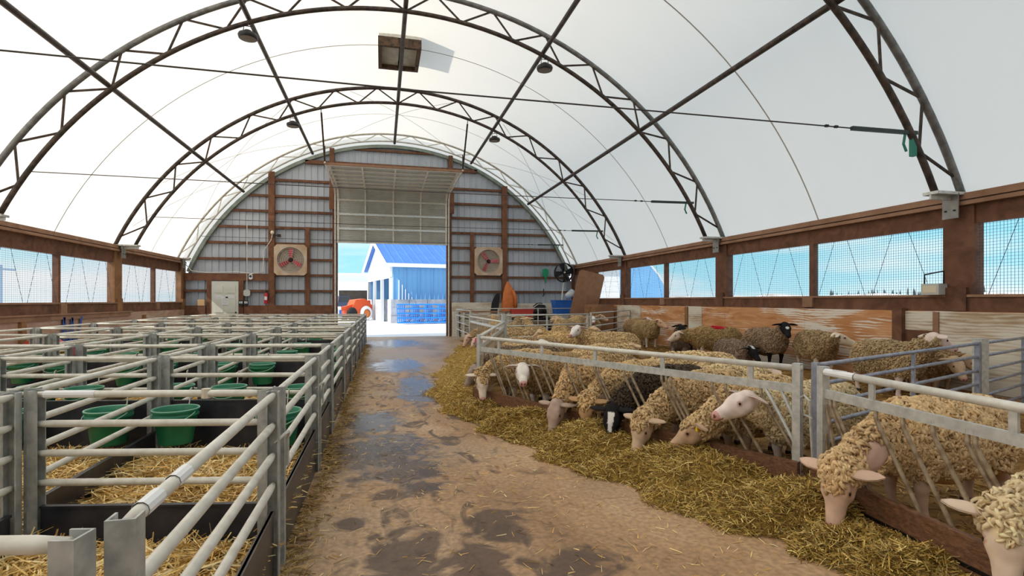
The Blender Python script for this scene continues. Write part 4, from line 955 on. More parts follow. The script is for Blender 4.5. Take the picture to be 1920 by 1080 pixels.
def sheep(name, label, poll, heading, head=(.9, 0, -.4), pl=(.42, 0, .80), wool=CREAMW, face=WHITEF, legc=None, gz=None, lying=False, size=1.0, res=.018, locks=1800, mark=None, blaze=None, wide=.85, roll=0.0, group=None, cap=False, tagc=None, tags=.03):
    """poll: world position of the top of the head; pl: the same point in the sheep's own frame (x forward, origin on the ground under the shoulders)"""
    rng = np.random.default_rng(abs(hash(label)) % 1000 if False else sum(map(ord, label)) % 9973 + int(poll[0] * 100) % 97)
    legc = legc or face
    p = np.array(pl, float); m = np.array(head, float); m /= np.linalg.norm(m)
    gz = yard_z(poll[0] - size * math.cos(heading) * .8, poll[1] - size * math.sin(heading) * .8)
    p[2] = (poll[2] - gz) / size
    wool = (min(wool[0] * 1.06, .85), wool[1] * .98, wool[2] * .84)
    up = np.array([0, 0, 1.0]); side = np.cross(up, m)
    if np.linalg.norm(side) < .2: side = np.array([0, 1.0, 0])
    side /= np.linalg.norm(side); hu = np.cross(m, side)
    if roll: side, hu = side * math.cos(roll) + hu * math.sin(roll), hu * math.cos(roll) - side * math.sin(roll)
    zb = .27 if lying else .485
    woolp = [((-.60, 0, zb), (-.28, 0, zb - .015), .235, .262, .92 / wide), ((-.28, 0, zb - .015), (.0, 0, zb + .01), .262, .235, .95 / wide), ((-.68, 0, zb + .03), (-.66, 0, zb - .08), .16, .17, .95 / wide)]
    nb = np.array([.06, 0, zb + .05]); nm = nb * .45 + p * .55 + np.array([0, 0, .0 if p[2] < .5 else -.03]) - m * .03
    woolp += [(nb, nm, .185, .120, .95 / wide), (nm, p - m * .015 - hu * .02, .120, .088, .95 / wide)]
    if cap: woolp += [(p - m * .03 + hu * .01, p + m * .035 + hu * .030, .088, .062, 1.0)]
    skin = [(p - m * .02, p + m * .10, .080, .070, 1), (p + m * .09, p + m * .265 - hu * .014, .062, .042, 1), (p + m * .06 - hu * .055, p + m * .235 - hu * .040, .050, .030, 1)]
    for q in (-1, 1): skin += [(p + m * .045 + hu * .045 + side * .042 * q, p + m * .10 + hu * .028 + side * .048 * q, .030, .024, 1), (p + m * .02 - hu * .03 + side * .04 * q, p + m * .10 - hu * .045 + side * .035 * q, .045, .035, 1)]
    if lying: legs = [((-.02, q * .15, .14), (.22, q * .13, .05), .06, .035, 1) for q in (-1, 1)] + [((-.55, q * .2, .12), (-.35, q * .27, .06), .09, .05, 1) for q in (-1, 1)]
    else:
        legs = []
        for q in (-min(1, wide / .85), min(1, wide / .85)):
            legs += [((.0, q * .13, .42), (.02, q * .125, .23), .075, .037, 1), ((.02, q * .125, .23), (.0, q * .12, .06), .034, .024, 1), ((.0, q * .12, .06), (.025, q * .12, .018), .028, .03, 1)]
            legs += [((-.64, q * .13, .44), (-.60, q * .14, .33), .105, .07, 1), ((-.60, q * .14, .33), (-.71, q * .125, .23), .062, .036, 1), ((-.71, q * .125, .23), (-.68, q * .12, .06), .033, .024, 1), ((-.68, q * .12, .06), (-.655, q * .12, .018), .028, .03, 1)]
    allp = woolp + skin + legs
    A = np.array([np.minimum(a, b) - max(ra, rb) * 1.25 for a, b, ra, rb, _ in allp]).min(0) - 3 * res; B = np.array([np.maximum(a, b) + max(ra, rb) * 1.25 for a, b, ra, rb, _ in allp]).max(0) + 3 * res
    N = np.ceil((B - A) / res).astype(int) + 1
    G = np.stack(np.meshgrid(*[A[q] + res * np.arange(N[q]) for q in range(3)], indexing='ij'), -1).reshape(-1, 3)
    dw = None
    for c in woolp: d = cone(G, *c); dw = d if dw is None else smin(dw, d, .05)
    dw = dw - .010 * (np.sin(G[:, 0] * 31 + 3 * np.sin(G[:, 2] * 17)) * np.sin(G[:, 1] * 33) * np.sin(G[:, 2] * 29 + 1))
    ds = None
    for c in skin: d = cone(G, *c); ds = d if ds is None else smin(ds, d, .025)
    dl = None
    for c in legs: d = cone(G, *c); dl = d if dl is None else smin(dl, d, .02)
    D = smin(smin(dw, ds, .02), dl, .03).reshape(N)
    V, F = surface_nets(D, A, res)
    # tissue type per vertex
    def ev(ps, P): return np.min([cone(P, *c) for c in ps], 0)
    vw, vs_, vl = ev(woolp, V), ev(skin, V), ev(legs, V)
    isw = (vw < vs_ + .004) & ((vw < vl) | (V[:, 2] > (.30 if not lying else .0))) 
    bare = np.linalg.norm((V - np.array(mark[0])) / np.array(mark[1]), axis=1) < 1 if mark and len(mark) > 3 else np.zeros(len(V), bool)
    isf = ~isw & (vs_ < vl)
    nz1 = np.sin(V[:, 0] * 9 + 2 * np.sin(V[:, 1] * 7)) * np.sin(V[:, 2] * 11 + V[:, 0] * 4)
    woolc = np.array(wool)
    C = woolc * (1 + .14 * nz1)[:, None]
    C[isf] = np.array(face)
    sn = ((V - p) @ m) / .3; fn = np.sin(V[:, 0] * 47 + 2 * np.sin(V[:, 2] * 39)) * np.sin(V[:, 1] * 53 + V[:, 2] * 31)
    if np.mean(face) > .15:
        C[isf] *= (1 + .10 * fn[isf])[:, None]
        eyer = np.min([np.linalg.norm(V - (p + m * .092 + hu * .026 + side * q * .064), axis=1) for q in (-1, 1)], 0); C[isf & (eyer < .024)] *= np.array([.72, .56, .50])   # dark lid skin
    C[~isw & ~isf] = np.array(legc) * .8
    tip = p + m * .298 - hu * .016
    tn = np.linalg.norm(V - tip, axis=1)
    pale = np.mean(face) > .15
    if pale:
        C[isf & (tn < .055)] = (.66, .36, .32)
        for q in (-1, 1): C[isf & (np.linalg.norm(V - (tip + side * .018 * q + hu * .014 - m * .004), axis=1) < .014)] = (.16, .06, .05)
        mouth = np.abs((V - tip) @ hu + .022) < .006; C[isf & mouth & (tn < .07)] = (.34, .15, .13)
    if blaze is not None:
        bl = isf & (np.abs((V - p) @ side) < .014 + .016 * np.clip(.25 - (V - p) @ m, 0, .2) / .2 + .006 * fn) & (((V - p) @ hu) > .0) & (((V - p) @ m) > blaze[0]) & (((V - p) @ m) < blaze[1]); C[bl] = (.78, .74, .70)
    C[(V[:, 2] < .04) & ~isw & ~isf] = (.05, .04, .035)
    if mark:
        k = np.linalg.norm((V - np.array(mark[0])) / np.array(mark[1]), axis=1) < 1; C[k] = mark[2]
    # ears and eyes in the same skin
    EV, EF, EC = [V], [F], [C]; off = len(V)
    for q in (-1, 1):
        base = p - m * .015 + hu * .035 + side * q * .060; dr = side * q * .93 - hu * .06 - m * .12; dr /= np.linalg.norm(dr); wd = hu + m * .9; wd -= dr * (wd @ dr); wd = wd / np.linalg.norm(wd); nn = np.cross(dr, wd); nn = nn * (1 if nn @ (m - hu) > 0 else -1)
        g = []; Lr = .165
        for i, (tt, ww, cup) in enumerate(((0, .020, .012), (.25, .032, .014), (.55, .036, .012), (.82, .024, .006), (1.0, .004, .0))):
            for w_ in (-1, -.5, 0, .5, 1): g.append(base + dr * Lr * tt + wd * ww * 1.25 * w_ - nn * cup * 1.4 * (1 - w_ * w_) - hu * .02 * tt * tt)
        g = np.array(g); g2 = g - nn * .007
        f = np.array([(i * 5 + k, i * 5 + k + 1, (i + 1) * 5 + k + 1, (i + 1) * 5 + k) for i in range(4) for k in range(4)])
        rimi = [0, 1, 2, 3, 4, 9, 14, 19, 24, 23, 22, 21, 20, 15, 10, 5]; fr = np.array([(rimi[k], rimi[(k + 1) % 16], rimi[(k + 1) % 16] + 25, rimi[k] + 25) for k in range(16)])
        ec = np.tile(np.array(face) * (.95 if pale else 1.2), (50, 1)); ec[:25][[6, 7, 8, 11, 12, 13, 16, 17, 18]] = (.70, .42, .36) if pale else np.array(face)
        EV.append(np.concatenate([g, g2])); EF.append(np.concatenate([f, f[:, ::-1] + 25, fr]) + off); EC.append(ec); off += 50
        ce_ = p + m * .092 + hu * .026 + side * q * .064; r = .0165; vv = []
        for i in range(5):
            for k in range(8):
                th = PI * (i + .5) / 5; ph = 2 * PI * k / 8; vv.append(ce_ + r * np.array([math.sin(th) * math.cos(ph), math.sin(th) * math.sin(ph), math.cos(th)]))
        fe = [(i * 8 + k, i * 8 + (k + 1) % 8, (i + 1) * 8 + (k + 1) % 8, (i + 1) * 8 + k) for i in range(4) for k in range(8)]; fe += [(0, 2, 4, 6), (32, 38, 36, 34)]
        EV.append(np.array(vv)); EF.append(np.array(fe) + off); EC.append(np.tile((.03, .02, .012), (40, 1))); off += 40
    Vb, Fb, Cb = np.concatenate(EV), np.concatenate(EF), np.concatenate(EC)
    ch, sh = math.cos(heading), math.sin(heading)
    loc = (poll[0] - size * (p[0] * ch - p[1] * sh), poll[1] - size * (p[0] * sh + p[1] * ch), gz)
    t = thing(name, label, 'sheep', loc, heading, group); t.scale = (size,) * 3
    me = np_mesh('body', Vb, Fb, Cb); me.polygons.foreach_set('use_smooth', [True] * len(me.polygons)); link('body', me, COAT, t)
    if tagc is not None:
        c = p - m * .015 + hu * .03 + side * .135 + m * .02; q = tags / 2
        link('ear_tag', MB().box(c[0] - q, c[0] + q, c[1] - .008, c[1] + .008, c[2] - q, c[2] + q * 1.4).box(c[0] - .004, c[0] + .004, c[1] - .02, c[1] + .004, c[2] - .004, c[2] + .004), tagc, t)
    # fleece locks
    if locks:
        tri = V[F]; e1 = tri[:, 2] - tri[:, 0]; e2 = tri[:, 3] - tri[:, 1]; nrm = np.cross(e1, e2); ar = np.linalg.norm(nrm, axis=1); nrm = nrm / (ar[:, None] + 1e-12)
        okf = (isw & ~bare)[F].all(1) & ((tri[:, :, 2].mean(1) > (.30 if not lying else .06)) | (tri[:, :, 0].mean(1) > .14)); cen = tri.mean(1)
        outw = np.sign(((cen - np.array([-.3, 0, zb])) * nrm).sum(1)); 
        pr = ar * okf; pr /= pr.sum(); fi = rng.choice(len(F), locks, p=pr)
        w4 = rng.dirichlet((1, 1, 1, 1), locks); P = (tri[fi] * w4[:, :, None]).sum(1); nn = nrm[fi] * (1 if np.median(outw[okf]) > 0 else -1)
        dn = np.array([-.15, 0, -.75]) + rng.normal(0, .55, (locks, 3)); dn -= nn * (dn * nn).sum(1)[:, None]; dn /= np.linalg.norm(dn, axis=1)[:, None] + 1e-9
        sd_ = np.cross(nn, dn); Ln = rng.uniform(.028, .060, locks)[:, None] * (1.15 if locks < 1600 else 1); wd = Ln * rng.uniform(.20, .38, locks)[:, None] * (1.3 if locks < 1500 else 1)
        cv = rng.normal(0, .35, locks)[:, None]
        rings = []
        for tt, ww, hh in ((0, .8, -.006), (.35, 1.0, .012), (.72, .8, .014), (1.0, .15, .003)):
            c = P + dn * Ln * tt + sd_ * (cv * Ln * math.sin(tt * 4.2) * .5) + nn * hh
            for k in range(3):
                a = 2 * PI * k / 3 + PI / 2; rings.append(c + (sd_ * math.cos(a) + nn * math.sin(a) * .6) * wd * ww)
        R = np.stack(rings, 1).reshape(-1, 3); base = (np.arange(locks) * 12)[:, None]
        FF = np.concatenate([base + np.array([3 * r_ + k, 3 * r_ + (k + 1) % 3, 3 * r_ + 3 + (k + 1) % 3, 3 * r_ + 3 + k]) for r_ in range(3) for k in range(3)], 0)
        lc = C[F[fi][:, 0]] * rng.uniform(.78, 1.25, locks)[:, None]
        sel = rng.random(locks) < .18; lc[sel] *= np.array([.78, .70, .60])
        CC = np.repeat(lc, 12, 0)
        me = np_mesh('fleece', R, FF, np.clip(CC, 0, .92)); me.polygons.foreach_set('use_smooth', [True] * len(me.polygons)); link('fleece', me, COAT, t)
    return t
rad = math.radians
DOWN = dict(head=(.42, 0, -.9), pl=(.56, 0, .22))
HN = rad(204.5)      # square to the long barrier, looking to the aisle
def pp(u, v, z): return px_floor(u, v, z)
def pw(u, X, v):
    t = math.tan(math.atan((u - 960) / FPX) + TH); Y = X / t; return (X, Y, CAMH + (HZ - v) / FPX * (X * ST + Y * CT))
# at the near barrier
sheep('sheep', 'big cream woolly sheep with pink neck eating hay through the near barrier', (2.677, 2.652, 0.400), rad(184.0), head=(0.30, 0.10, -0.95), pl=(.60, .05, .24), wool=(.70, .54, .35), face=(.72, .50, .37), mark=((.40, .11, .46), (.085, .07, .09), (.80, .55, .44), 1), res=.0115, locks=9000, size=1.06, cap=True, wide=.66)
sheep('sheep', 'cream sheep with a pale ear reaching low beside the big pink necked sheep', (2.620, 1.730, 0.490), rad(178.0), head=(0.35, 0.25, -0.85), pl=(.56, .05, .22), wool=WHITEW, face=(.74, .58, .44), res=.014, locks=5000, cap=True, wide=.66)
# along the long barrier
sheep('sheep', 'white faced sheep eating hay beside the end post of the long barrier', (1.244, 6.698, 0.460), rad(207.5), head=(0.27, 0.39, -0.85), pl=(.50, .03, .32), wool=(.64, .49, .30), face=(.76, .64, .52), res=.0125, locks=5200, cap=True, wide=.66)
sheep('sheep', 'white faced sheep with ears out looking up between the slanted bars', (1.614, 6.083, 0.630), rad(215.1), head=(0.71, 0.63, -0.45), pl=(.40, .05, .56), wool=TANW, face=WHITEF, res=.0115, locks=5500, wide=.66)
sheep('sheep', 'cream sheep with ridged neck wool eating hay next to the brown headed sheep', (1.762, 5.265, 0.340), rad(228.5), head=(0.45, -0.05, -0.88), pl=(.58, 0, .18), wool=(.62, .46, .28), face=(.46, .34, .27), res=.0125, locks=5800, wide=.66)
sheep('sheep', 'brown headed cream sheep with a bare pink neck patch eating hay', (2.010, 5.011, 0.415), rad(211.6), head=(0.36, 0.09, -0.92), pl=(.58, .02, .18), wool=(.66, .50, .30), face=(.50, .30, .15), mark=((.38, .10, .42), (.09, .07, .09), (.80, .55, .44), 1), res=.0125, locks=5800, cap=True, wide=.66)
sheep('sheep', 'black sheep with a white face stripe eating hay through the barrier', (2.127, 4.693, 0.380), rad(199.9), head=(0.41, 0.29, -0.85), pl=(.54, .03, .22), wool=DARKW, face=BLACKF, res=.0125, locks=5800, blaze=(.02, .2), wide=.62)
sheep('sheep', 'pale woolly headed sheep with outstretched ears eating hay through the barrier', (2.243, 4.300, 0.370), rad(197.6), head=(0.45, 0.07, -0.88), pl=(.56, .02, .20), wool=(.64, .50, .32), face=(.64, .46, .32), res=.0125, locks=6000, cap=True, wide=.58)
sheep('sheep', 'cream sheep with a yellow ear tag bending its head sideways to the hay', (2.517, 3.897, 0.400), rad(200.5), head=(0.61, -0.56, -0.62), pl=(.50, -.05, .24), wool=(.66, .52, .33), face=(.56, .38, .25), tagc=YELLOW, res=.0125, locks=6000, cap=True, wide=.60)
sheep('sheep', 'pink nosed white sheep resting its raised head through the barrier in profile', (2.746, 3.608, 0.665), rad(191.5), head=(0.87, -0.19, -0.32), pl=(.42, -.06, .56), wool=WHITEW, face=(.84, .70, .63), res=.0115, locks=6500, wide=.60)
# end of the angled barrier
sheep('sheep', 'grey faced sheep eating at the angled barrier behind the end post', (1.326, 7.735, 0.420), rad(178.8), head=(0.51, 0.04, -0.80), pl=(.52, 0, .27), wool=GREYW, face=(.36, .28, .23), res=.018, locks=2600, wide=.66)
sheep('sheep', 'black headed sheep eating at the angled barrier behind the end post', (1.879, 9.574, 0.420), rad(171.0), head=(0.53, 0.14, -0.80), pl=(.54, 0, .25), wool=(.50, .38, .25), face=BLACKF, res=.02, locks=2200, wide=.66)
sheep('sheep', 'sandy sheep with its back to the tall corner post', (4.100, 9.900, 0.850), rad(345.0), head=(0.80, 0.10, -0.50), pl=(.40, 0, .70), wool=(.66, .50, .28), face=BUFF, res=.02, locks=2600)
sheep('sheep', 'sandy sheep standing broadside inside the angled barrier', (3.200, 10.700, 0.750), rad(166.0), head=(0.60, 0.00, -0.70), pl=(.45, 0, .45), wool=(.64, .48, .27), face=BUFF, res=.02, locks=2600)
sheep('sheep', 'white faced sheep with reddish ears behind the sheep looking up', (2.469, 8.053, 0.750), rad(283.1), head=(0.38, 0.86, -0.38), pl=(.40, 0, .66), wool=(.70, .56, .36), face=WHITEF, res=.018, locks=2800)
sheep('sheep', 'cream sheep standing broadside with its white face turned to the aisle', (3.556, 9.426, 0.900), rad(172.0), head=(0.62, 0.72, -0.35), pl=(.36, .04, .74), wool=(.64, .50, .31), face=WHITEF, res=.018, locks=3000)
sheep('sheep', 'cream sheep with its back low behind the black sheep', (3.828, 7.702, 0.700), rad(21.6), head=(0.80, -0.09, -0.50), pl=(.42, 0, .5), wool=(.66, .52, .33), face=BUFF, res=.02, locks=2600)
sheep('sheep', 'big cream sheep lying in the middle of the sheep yard', (3.550, 6.750, 0.500), rad(170.0), head=(0.80, 0.20, -0.40), pl=(.40, .06, .42), wool=(.72, .58, .38), face=(.70, .50, .40), lying=True, res=.02, locks=2800, size=1.1)
sheep('sheep', 'cream sheep lying with its rump to the long barrier', (4.850, 5.900, 0.500), rad(10.0), head=(0.80, -0.10, -0.40), pl=(.40, .0, .42), wool=(.74, .62, .42), face=(.70, .55, .45), lying=True, res=.02, locks=2800, size=1.1)
# far barrier
for k, (x, y, h, f) in enumerate(((2.381, 12.605, 180.9, (.70, .48, .38)), (2.370, 13.696, 177.4, (.72, .52, .42)), (2.360, 14.901, 180.8, (.66, .46, .36)))):
    sheep('sheep', ['pink faced sheep eating at the far barrier next to the tall corner post', 'pink faced sheep with a pink ear tag eating at the middle of the far barrier', 'pink faced sheep eating at the doorway end of the far barrier'][k], (x, y, .4), rad(h), head=(.5, .15, -.8), pl=(.55, 0, .22), wide=.66, wool=(.60, .47, .30), face=f, res=.022, locks=1500, tagc=mat('pink tag plastic', (.9, .10, .28), .5) if k == 1 else None, tags=.10)
# back pen group
for k, (x, y, h, c) in enumerate(((3.967, 14.531, 95.1, 0), (4.704, 13.996, 77.7, 1), (5.199, 15.602, 99.3, 2), (6.110, 14.892, 248.7, 0), (6.219, 16.543, 63.5, 1), (4.204, 16.403, 64.6, 2), (3.583, 17.309, 89.0, 1), (7.042, 16.443, -52.7, 2))):
    lab = ['tan sheep seen from behind just inside the far gate', 'sandy sheep seen from behind by the far gate upright', 'pale sheep in the middle of the back pen', 'white faced sheep in the back pen looking over the far gate', 'brown sheep in the back pen near the brown cabinet',
           'pale sheep in the back pen near the red crate', 'sandy sheep in the back pen corner by the doorway', 'tan sheep standing behind the six rail far gate'][k]
    sheep('sheep', lab, (x, y, .9), rad(h), head=(.85, .1, -.35), pl=(.40, 0, .76), wool=[(.52, .40, .25), (.60, .45, .27), (.46, .36, .24)][c], face=WHITEF if k == 3 else BUFF, res=.022, locks=1500)
# along the right wall
sheep('sheep', 'tan sheep standing at the wall behind the buff faced sheep', (7.471, 14.041, 0.879), rad(272.9), head=(0.84, 0.27, -0.25), pl=(.36, 0, .76), wool=(.48, .36, .22), face=(.74, .60, .52), res=.02, locks=1800)
sheep('sheep', 'buff faced shaggy sheep with four legs showing near the six rail gate', (7.003, 12.584, 0.882), rad(267.0), head=(0.71, 0.46, -0.42), pl=(.34, .06, .80), wool=(.44, .34, .20), face=(.70, .46, .28), legc=(.72, .62, .50), res=.018, locks=2600)
sheep('sheep', 'black headed grey sheep resting by the rusty wall batten', (7.003, 11.548, 0.793), rad(228.1), head=(0.64, 0.67, -0.35), pl=(.36, .08, .52), wool=(.20, .16, .14), face=BLACKF, res=.02, locks=1800, lying=True)
sheep('sheep', 'shaggy tan sheep with a red paint mark on its back', (6.200, 10.302, 0.715), rad(162.0), head=(0.86, 0.10, -0.48), pl=(.50, .0, .62), wool=(.42, .31, .165), face=(.72, .58, .46), res=.018, locks=3400, mark=((-.34, 0, .80), (.17, .22, .14), (.62, .03, .05)), size=.97)
sheep('sheep', 'black and white faced dark sheep lying by the wall', (6.741, 8.658, 0.509), rad(266.2), head=(0.74, 0.05, -0.55), pl=(.34, .0, .46), wool=(.28, .22, .19), face=BLACKF, res=.018, locks=1800, lying=True, blaze=(-.08, .04), size=.95)
sheep('sheep', 'black headed brown sheep with black legs standing at the plywood wall', (7.212, 8.346, 0.962), rad(266.7), head=(0.76, -0.31, -0.52), pl=(.34, -.04, .86), wool=(.33, .25, .185), face=BLACKF, legc=BLACKF, res=.016, locks=3200, blaze=(.10, .15))
sheep('sheep', 'cream faced grey fleeced sheep facing away along the plywood wall', (7.277, 7.257, 0.839), rad(249.6), head=(0.23, 0.92, -0.32), pl=(.40, .04, .70), wool=(.40, .31, .20), face=(.80, .68, .52), res=.016, locks=3400)
sheep('sheep', 'white faced sheep behind the blue grey gate next to the yellow feeder', (6.549, 5.097, 0.975), rad(263.4), head=(0.11, 0.90, -0.40), pl=(.42, 0, .80), wool=(.44, .35, .23), face=(.82, .66, .58), res=.016, locks=2800, wide=.72)
sheep('sheep', 'brown fleeced sheep behind the blue grey gate post', (7.080, 5.250, 0.660), rad(268.0), head=(0.60, -0.20, -0.70), pl=(.40, 0, .5), wool=(.38, .27, .17), face=BUFF, res=.018, locks=2200, size=.9, wide=.70)
sheep('sheep', 'brown fleeced sheep squeezed beside the plywood wall behind the short gate', (7.530, 5.420, 0.660), rad(268.0), head=(.70, .15, -.65), pl=(.42, 0, .5), wool=(.36, .255, .155), face=BUFF, res=.018, locks=2200, size=.85, wide=.70)
# ================================================================== OUTSIDE THE DOOR
bb = thing('blue_barn', 'blue steel machinery barn with white gable across the snowy yard', 'barn', (.55, 35.2, -.04), math.atan2(.17, .985))
# local x along the long wall, y along the gable (away)
Wd, Ln_ = 9.6, 10.5
EV, RD, BK_ = 3.75, 5.75, 1.55
for k in range(24):
    x0 = .15 + k * .9
    if x0 > 8: break
    b = MB(); vs = []; x = x0; pr = []
    while x < x0 + .88: pr += [(x, 0), (x + .02, -.03), (x + .06, -.03), (x + .08, 0)]; x += .3
    for px_, py in pr: vs += [(px_, py, BK_), (px_, py, EV)]
    b.add(vs, [(2 * i, 2 * i + 2, 2 * i + 3, 2 * i + 1) for i in range(len(pr) - 1)]); link('siding_sheet', b, BBLUE, bb)
for k in range(10):
    for j in range(3): boxobj('concrete_block', (k * 1.2 + .01, k * 1.2 + 1.19, -.03 - .015 * ((k + j) % 2), .35, j * .52, j * .52 + .51), BLOCK, bb)
boxobj('long_wall', (.05, Ln_, .02, .3, 1.5, EV), BBLUE, bb)
boxobj('eave_board', (-.35, Ln_, -.40, -.28, EV - .12, EV + .12), BWHITE, bb)
for s in (0, 1):
    for k in range(26):
        x0 = -.4 + k * .6
        y0, y1 = (-.35, Wd / 2) if s == 0 else (Wd + .35, Wd / 2)
        if x0 > 10 or (s and k > 3): break
        b = MB(); vs = []
        for xx, h in ((x0, 0), (x0 + .06, .05), (x0 + .12, .05), (x0 + .18, 0), (x0 + .6, 0)): vs += [(xx, y0, EV + .02 + h), (xx, y1, RD + h)]
        b.add(vs, [(2 * i, 2 * i + 1, 2 * i + 3, 2 * i + 2) for i in range(4)]); link('roof_sheet', b, BROOF, bb)
boxobj('ridge_cap', (-.4, 9.6, Wd / 2 - .15, Wd / 2 + .15, RD + .02, RD + .08), BROOF, bb)
link('gable_panel', MB().prism([(0, 2.95), (Wd, 2.95), (Wd, EV), (Wd / 2, RD - .03), (0, EV)], -.03, .12, 'x'), BWHITE, bb)
for y0, y1 in ((-.38, Wd / 2), (Wd + .38, Wd / 2)): link('barge_board', MB().bar((-.38, y0, EV - .02), (-.38, y1, RD - .02), .10, .24), BWHITE, bb)
for y in (.0, 3.2, 6.4, 9.4): boxobj('corner_post', (-.06, .14, y, y + .22, 0, 3.0), BWHITE, bb)
boxobj('pier', (-.02, .6, .25, 1.0, 0, BK_), BLOCK, bb); boxobj('pier', (-.02, .6, 3.4, 5.9, 0, BK_), BLOCK, bb); boxobj('pier', (-.02, .6, 7.6, 9.4, 0, BK_), BLOCK, bb)
boxobj('inner_wall', (4.0, 4.1, .2, 9.5, 0, 3.6), mat('dim barn lining', (.22, .17, .13), .9, 0, (.34, .28, .22), 2), bb)
boxobj('back_wall', (0, 8, 9.4, 9.5, 0, 3.7), BBLUE, bb)
for k, h in enumerate((1.25, .95, .66, .38, .16)):
    boxobj('wall_pipe', (.50 + k * .21, .545 + k * .21, -.10, -.03, BK_ - .02, BK_ + h), BWHITE, bb)
# stacked blue gates
for k in range(5):
    t = thing('blue_gate', ['bright blue tubular gate at the front of the stack by the blue barn', 'second bright blue gate of the stack by the blue barn', 'middle bright blue gate of the stack by the blue barn', 'fourth bright blue gate of the stack by the blue barn', 'bright blue gate at the back of the stack by the blue barn'][k], 'gate', (.95 + .12 * k, 33.6 + .18 * k, -.02), .12, 'stacked blue gates'); t.rotation_euler = (math.radians(-16), 0, .12)
    for z in (.08, .38, .68, .98, 1.25): link('rail', MB().tube([(0, 0, z), (5.2, 0, z)], .045, 6), mat('bright blue gate paint', (.02, .26, .80), .4), t)
    for x in (0, .9, 1.75, 2.6, 3.45, 4.3, 5.2): link('upright', MB().bar((x, 0, .05), (x, 0, 1.27), .06, .05), mat('bright blue gate paint', (.02, .26, .80), .4), t)
    for x in (.45, 1.3, 2.2, 3.0): link('brace', MB().bar((x - .2, 0, .1), (x + .2, 0, .66), .05, .04), mat('bright blue gate paint', (.02, .26, .80), .4), t)
t = thing('white_hurdle', 'small white hurdle standing behind the blue gates', 'hurdle', (4.6, 35.5, 0), .15)
for x in (-.35, .35): boxobj('upright', (x - .04, x + .04, -.03, .03, -.04, 1.75), BWHITE, t)
for z in (.9, 1.2, 1.45, 1.7): boxobj('rung', (-.35, .35, -.02, .02, z - .03, z + .03), BWHITE, t)
# orange tele-handler
t = thing('orange_loader', 'orange farm loader parked beside the blue barn', 'loader', (-1.55, 41.2, -.04), rad(215)); t.scale = (.72, .72, .80)
link('wheel', MB().lathe([(0, -.2), (.35, -.2), (.38, -.12), (.62, -.14), (.66, 0), (.62, .14), (.38, .12), (.35, .2), (0, .2)], 20, (-.2, .7, .66), 'y'), ORANGE, t, True)
link('tyre', MB().lathe([(.40, -.22), (.64, -.2), (.70, 0), (.64, .2), (.40, .22)], 20, (-.2, .7, .66), 'y'), BWHITE, t, True)
for q in ((1.4, .7), (-.2, -.7), (1.4, -.7)): link('wheel', MB().lathe([(0, -.2), (.5, -.2), (.62, 0), (.5, .2), (0, .2)], 18, (q[0], q[1], .62), 'y'), RUBBER, t, True)
link('hull', MB().prism([(-1.0, .5), (1.9, .5), (2.0, 1.0), (1.3, 1.2), (.9, 1.9), (-.2, 2.0), (-1.0, 1.4)], -.6, .6), mat('orange loader paint', (.80, .10, .02), .45), t)
link('boom', MB().bar((-.9, .3, 1.7), (2.8, .3, 1.0), .3, .35), MATS['orange loader paint'], t); link('bucket_plate', MB().prism([(2.6, .3), (3.2, .2), (3.3, .9), (2.7, 1.3)], -.8, .8), BWHITE, t)
boxobj('decal', (2.65, 2.9, .81, .83, .4, 1.0), BLUEP, t)
# vehicles and sheds
t = thing('pickup_truck', 'dark blue pickup truck parked in front of the white shed', 'truck', (-4.4, 54, -.04), rad(60))
NAVY = mat('navy car paint', (.02, .03, .09), .3)
link('body', MB().prism([(-2.6, .5), (2.5, .5), (2.6, 1.1), (1.5, 1.25), (1.0, 1.9), (-.6, 1.9), (-.8, 1.25), (-2.6, 1.2)], -.9, .9), NAVY, t)
link('glass', MB().prism([(-.62, 1.3), (1.32, 1.3), (.95, 1.82), (-.55, 1.82)], -.92, .92), BLACKP, t)
for x in (-1.7, 1.7):
    for y in (-.85, .85): link('wheel', MB().lathe([(0, -.12), (.36, -.12), (.38, 0), (.36, .12), (0, .12)], 14, (x, y, .38), 'y'), RUBBER, t)
t = thing('white_car', 'snow covered car beside the dark pickup truck', 'car', (-9.4, 51, -.04), rad(20))
link('body', MB().prism([(-2.1, .35), (2.1, .35), (2.15, .8), (1.2, .95), (.6, 1.45), (-1.0, 1.45), (-1.6, .95), (-2.15, .85)], -.85, .85), BWHITE, t)
link('glass', MB().prism([(-1.45, .98), (1.05, .98), (.55, 1.38), (-.95, 1.38)], -.87, .87), BLACKP, t)
for x in (-1.35, 1.35):
    for y in (-.8, .8): link('wheel', MB().lathe([(0, -.12), (.32, -.12), (.34, 0), (.32, .12), (0, .12)], 14, (x, y, .34), 'y'), RUBBER, t)
t = thing('white_shed', 'long white shed with dark open bays behind the vehicles', 'shed', (-9, 62, -.04), 0)
boxobj('front_fascia', (-9, 8, 0, .3, 2.6, 4.3), BWHITE, t); boxobj('roof', (-9.3, 8.3, -.3, 8, 4.3, 4.5), BWHITE, t); boxobj('back_wall', (-9, 8, 7.6, 8, 0, 4.3), DARKIN, t); boxobj('end_wall', (7.7, 8, 0, 8, 0, 4.3), BWHITE, t); boxobj('end_wall', (-9, -8.7, 0, 8, 0, 4.3), BWHITE, t)
for x in (-6.0, -2.6, .8, 4.2): boxobj('bay_post', (x - .15, x + .15, 0, .3, 0, 2.6), BWHITE, t)
t = thing('white_dome', 'white fabric dome shed beyond the yard', 'dome', (-16, 80, -.04))
link('cover', MB().prism([(8 * math.cos(PI * k / 20), 8.6 * math.sin(PI * k / 20)) for k in range(21)], 0, 22), BWHITE, t, True); boxobj('end_door', (-1.6, 1.6, -.08, 0, 0, 3.4), GREYSHIRT, t)
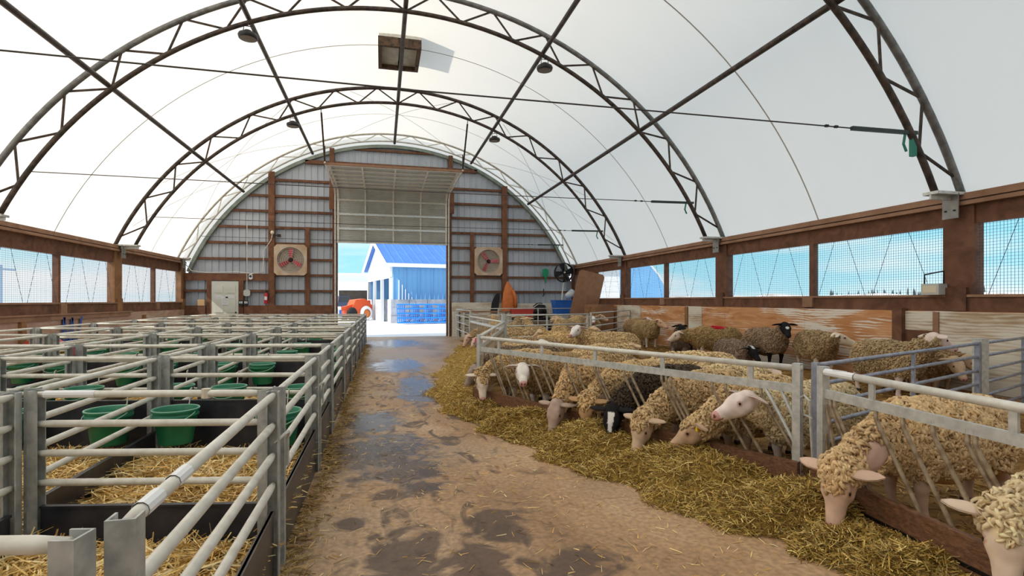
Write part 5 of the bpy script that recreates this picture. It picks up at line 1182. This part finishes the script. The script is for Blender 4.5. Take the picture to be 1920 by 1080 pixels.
# to the right of the barn
t = thing('blue_dome_shed', 'blue ended fabric dome shed seen through the netting', 'shed', (18.6, 42.0, -.04), rad(-22))
link('end_wall', MB().prism([(5.2 * math.cos(PI * k / 24), 5.9 * math.sin(PI * k / 24)) for k in range(25)], -.06, 0), BBLUE, t)
link('cover', MB().prism([(5.35 * math.cos(PI * k / 24), 6.05 * math.sin(PI * k / 24)) for k in range(25)], .02, 16), BWHITE, t, True)
boxobj('end_window', (-.2, 1.0, -.10, -.06, 1.9, 3.3), BWHITE, t)
t = thing('white_house', 'white clapboard outbuilding close to the barn corner', 'outbuilding', (11.5, 27.5, -.04), rad(-10))
for k in range(12): boxobj('clapboard', (-1.3, 1.3, -.02 - .01 * (k % 2), .0, k * .28, k * .28 + .275), BWHITE, t)
boxobj('shell', (-1.3, 1.3, 0, 4, 0, 3.36), BWHITE, t); link('roof', MB().prism([(-1.5, 3.3), (1.5, 3.3), (0, 4.1)], -.3, 4.3), GREYSHIRT, t)
o = link('snow_bank', MB().add([(60 + 3 * math.sin(k * 1.7), -20 + k * 6, -.04) for k in range(30)] + [(70 + 2 * math.sin(k), -20 + k * 6, 2.3 + .35 * math.sin(k * 2.3)) for k in range(30)] + [(110, -20 + k * 6, .5) for k in range(30)],
     [(k, k + 1, 31 + k, 30 + k) for k in range(29)] + [(30 + k, 31 + k, 61 + k, 60 + k) for k in range(29)]), mat('thawing earth bank', (.40, .36, .33), .9, 0, (.80, .80, .82), .5), None, True); tag(o, 'grey thawing snow bank along the field edge', 'bank')
TREE = mat('far conifer', (.03, .05, .05), .9, 0, (.06, .08, .08), 2)
cone_me = None
for k in range(46):
    b = MB()
    if cone_me is None:
        b.lathe([(.9, 0), (.6, .35), (.8, .35), (.45, .65), (.55, .65), (0, 1)], 7); cone_me = b.mesh('conifer'); cone_me.materials.append(TREE)
    o = link('conifer', cone_me); h = random.uniform(4.2, 6.6); o.scale = (.62, .62, h); o.location = (185 + random.uniform(-2, 2), 128 + k * 1.35 + random.uniform(-.08, .08), -.04)
    tag(o, 'tiny dark conifer in the far tree line', 'tree', 'far tree line')
for k, (y, h) in enumerate(((28, 3.5), (38, 3.6))):
    t = thing('utility_pole', 'thin utility pole standing beyond the lambing pens wall', 'pole', (-22, y, -.04), 0, 'poles beyond the lambing pens wall'); link('pole', MB().tube([(0, 0, 0), (0, 0, h)], .07, 6), mat('pole blue grey', (.35, .45, .58), .7), t); link('crossarm', MB().bar((-.1, -1.1, h - .25), (.1, 1.1, h - .25), .1, .1), MATS['pole blue grey'], t)
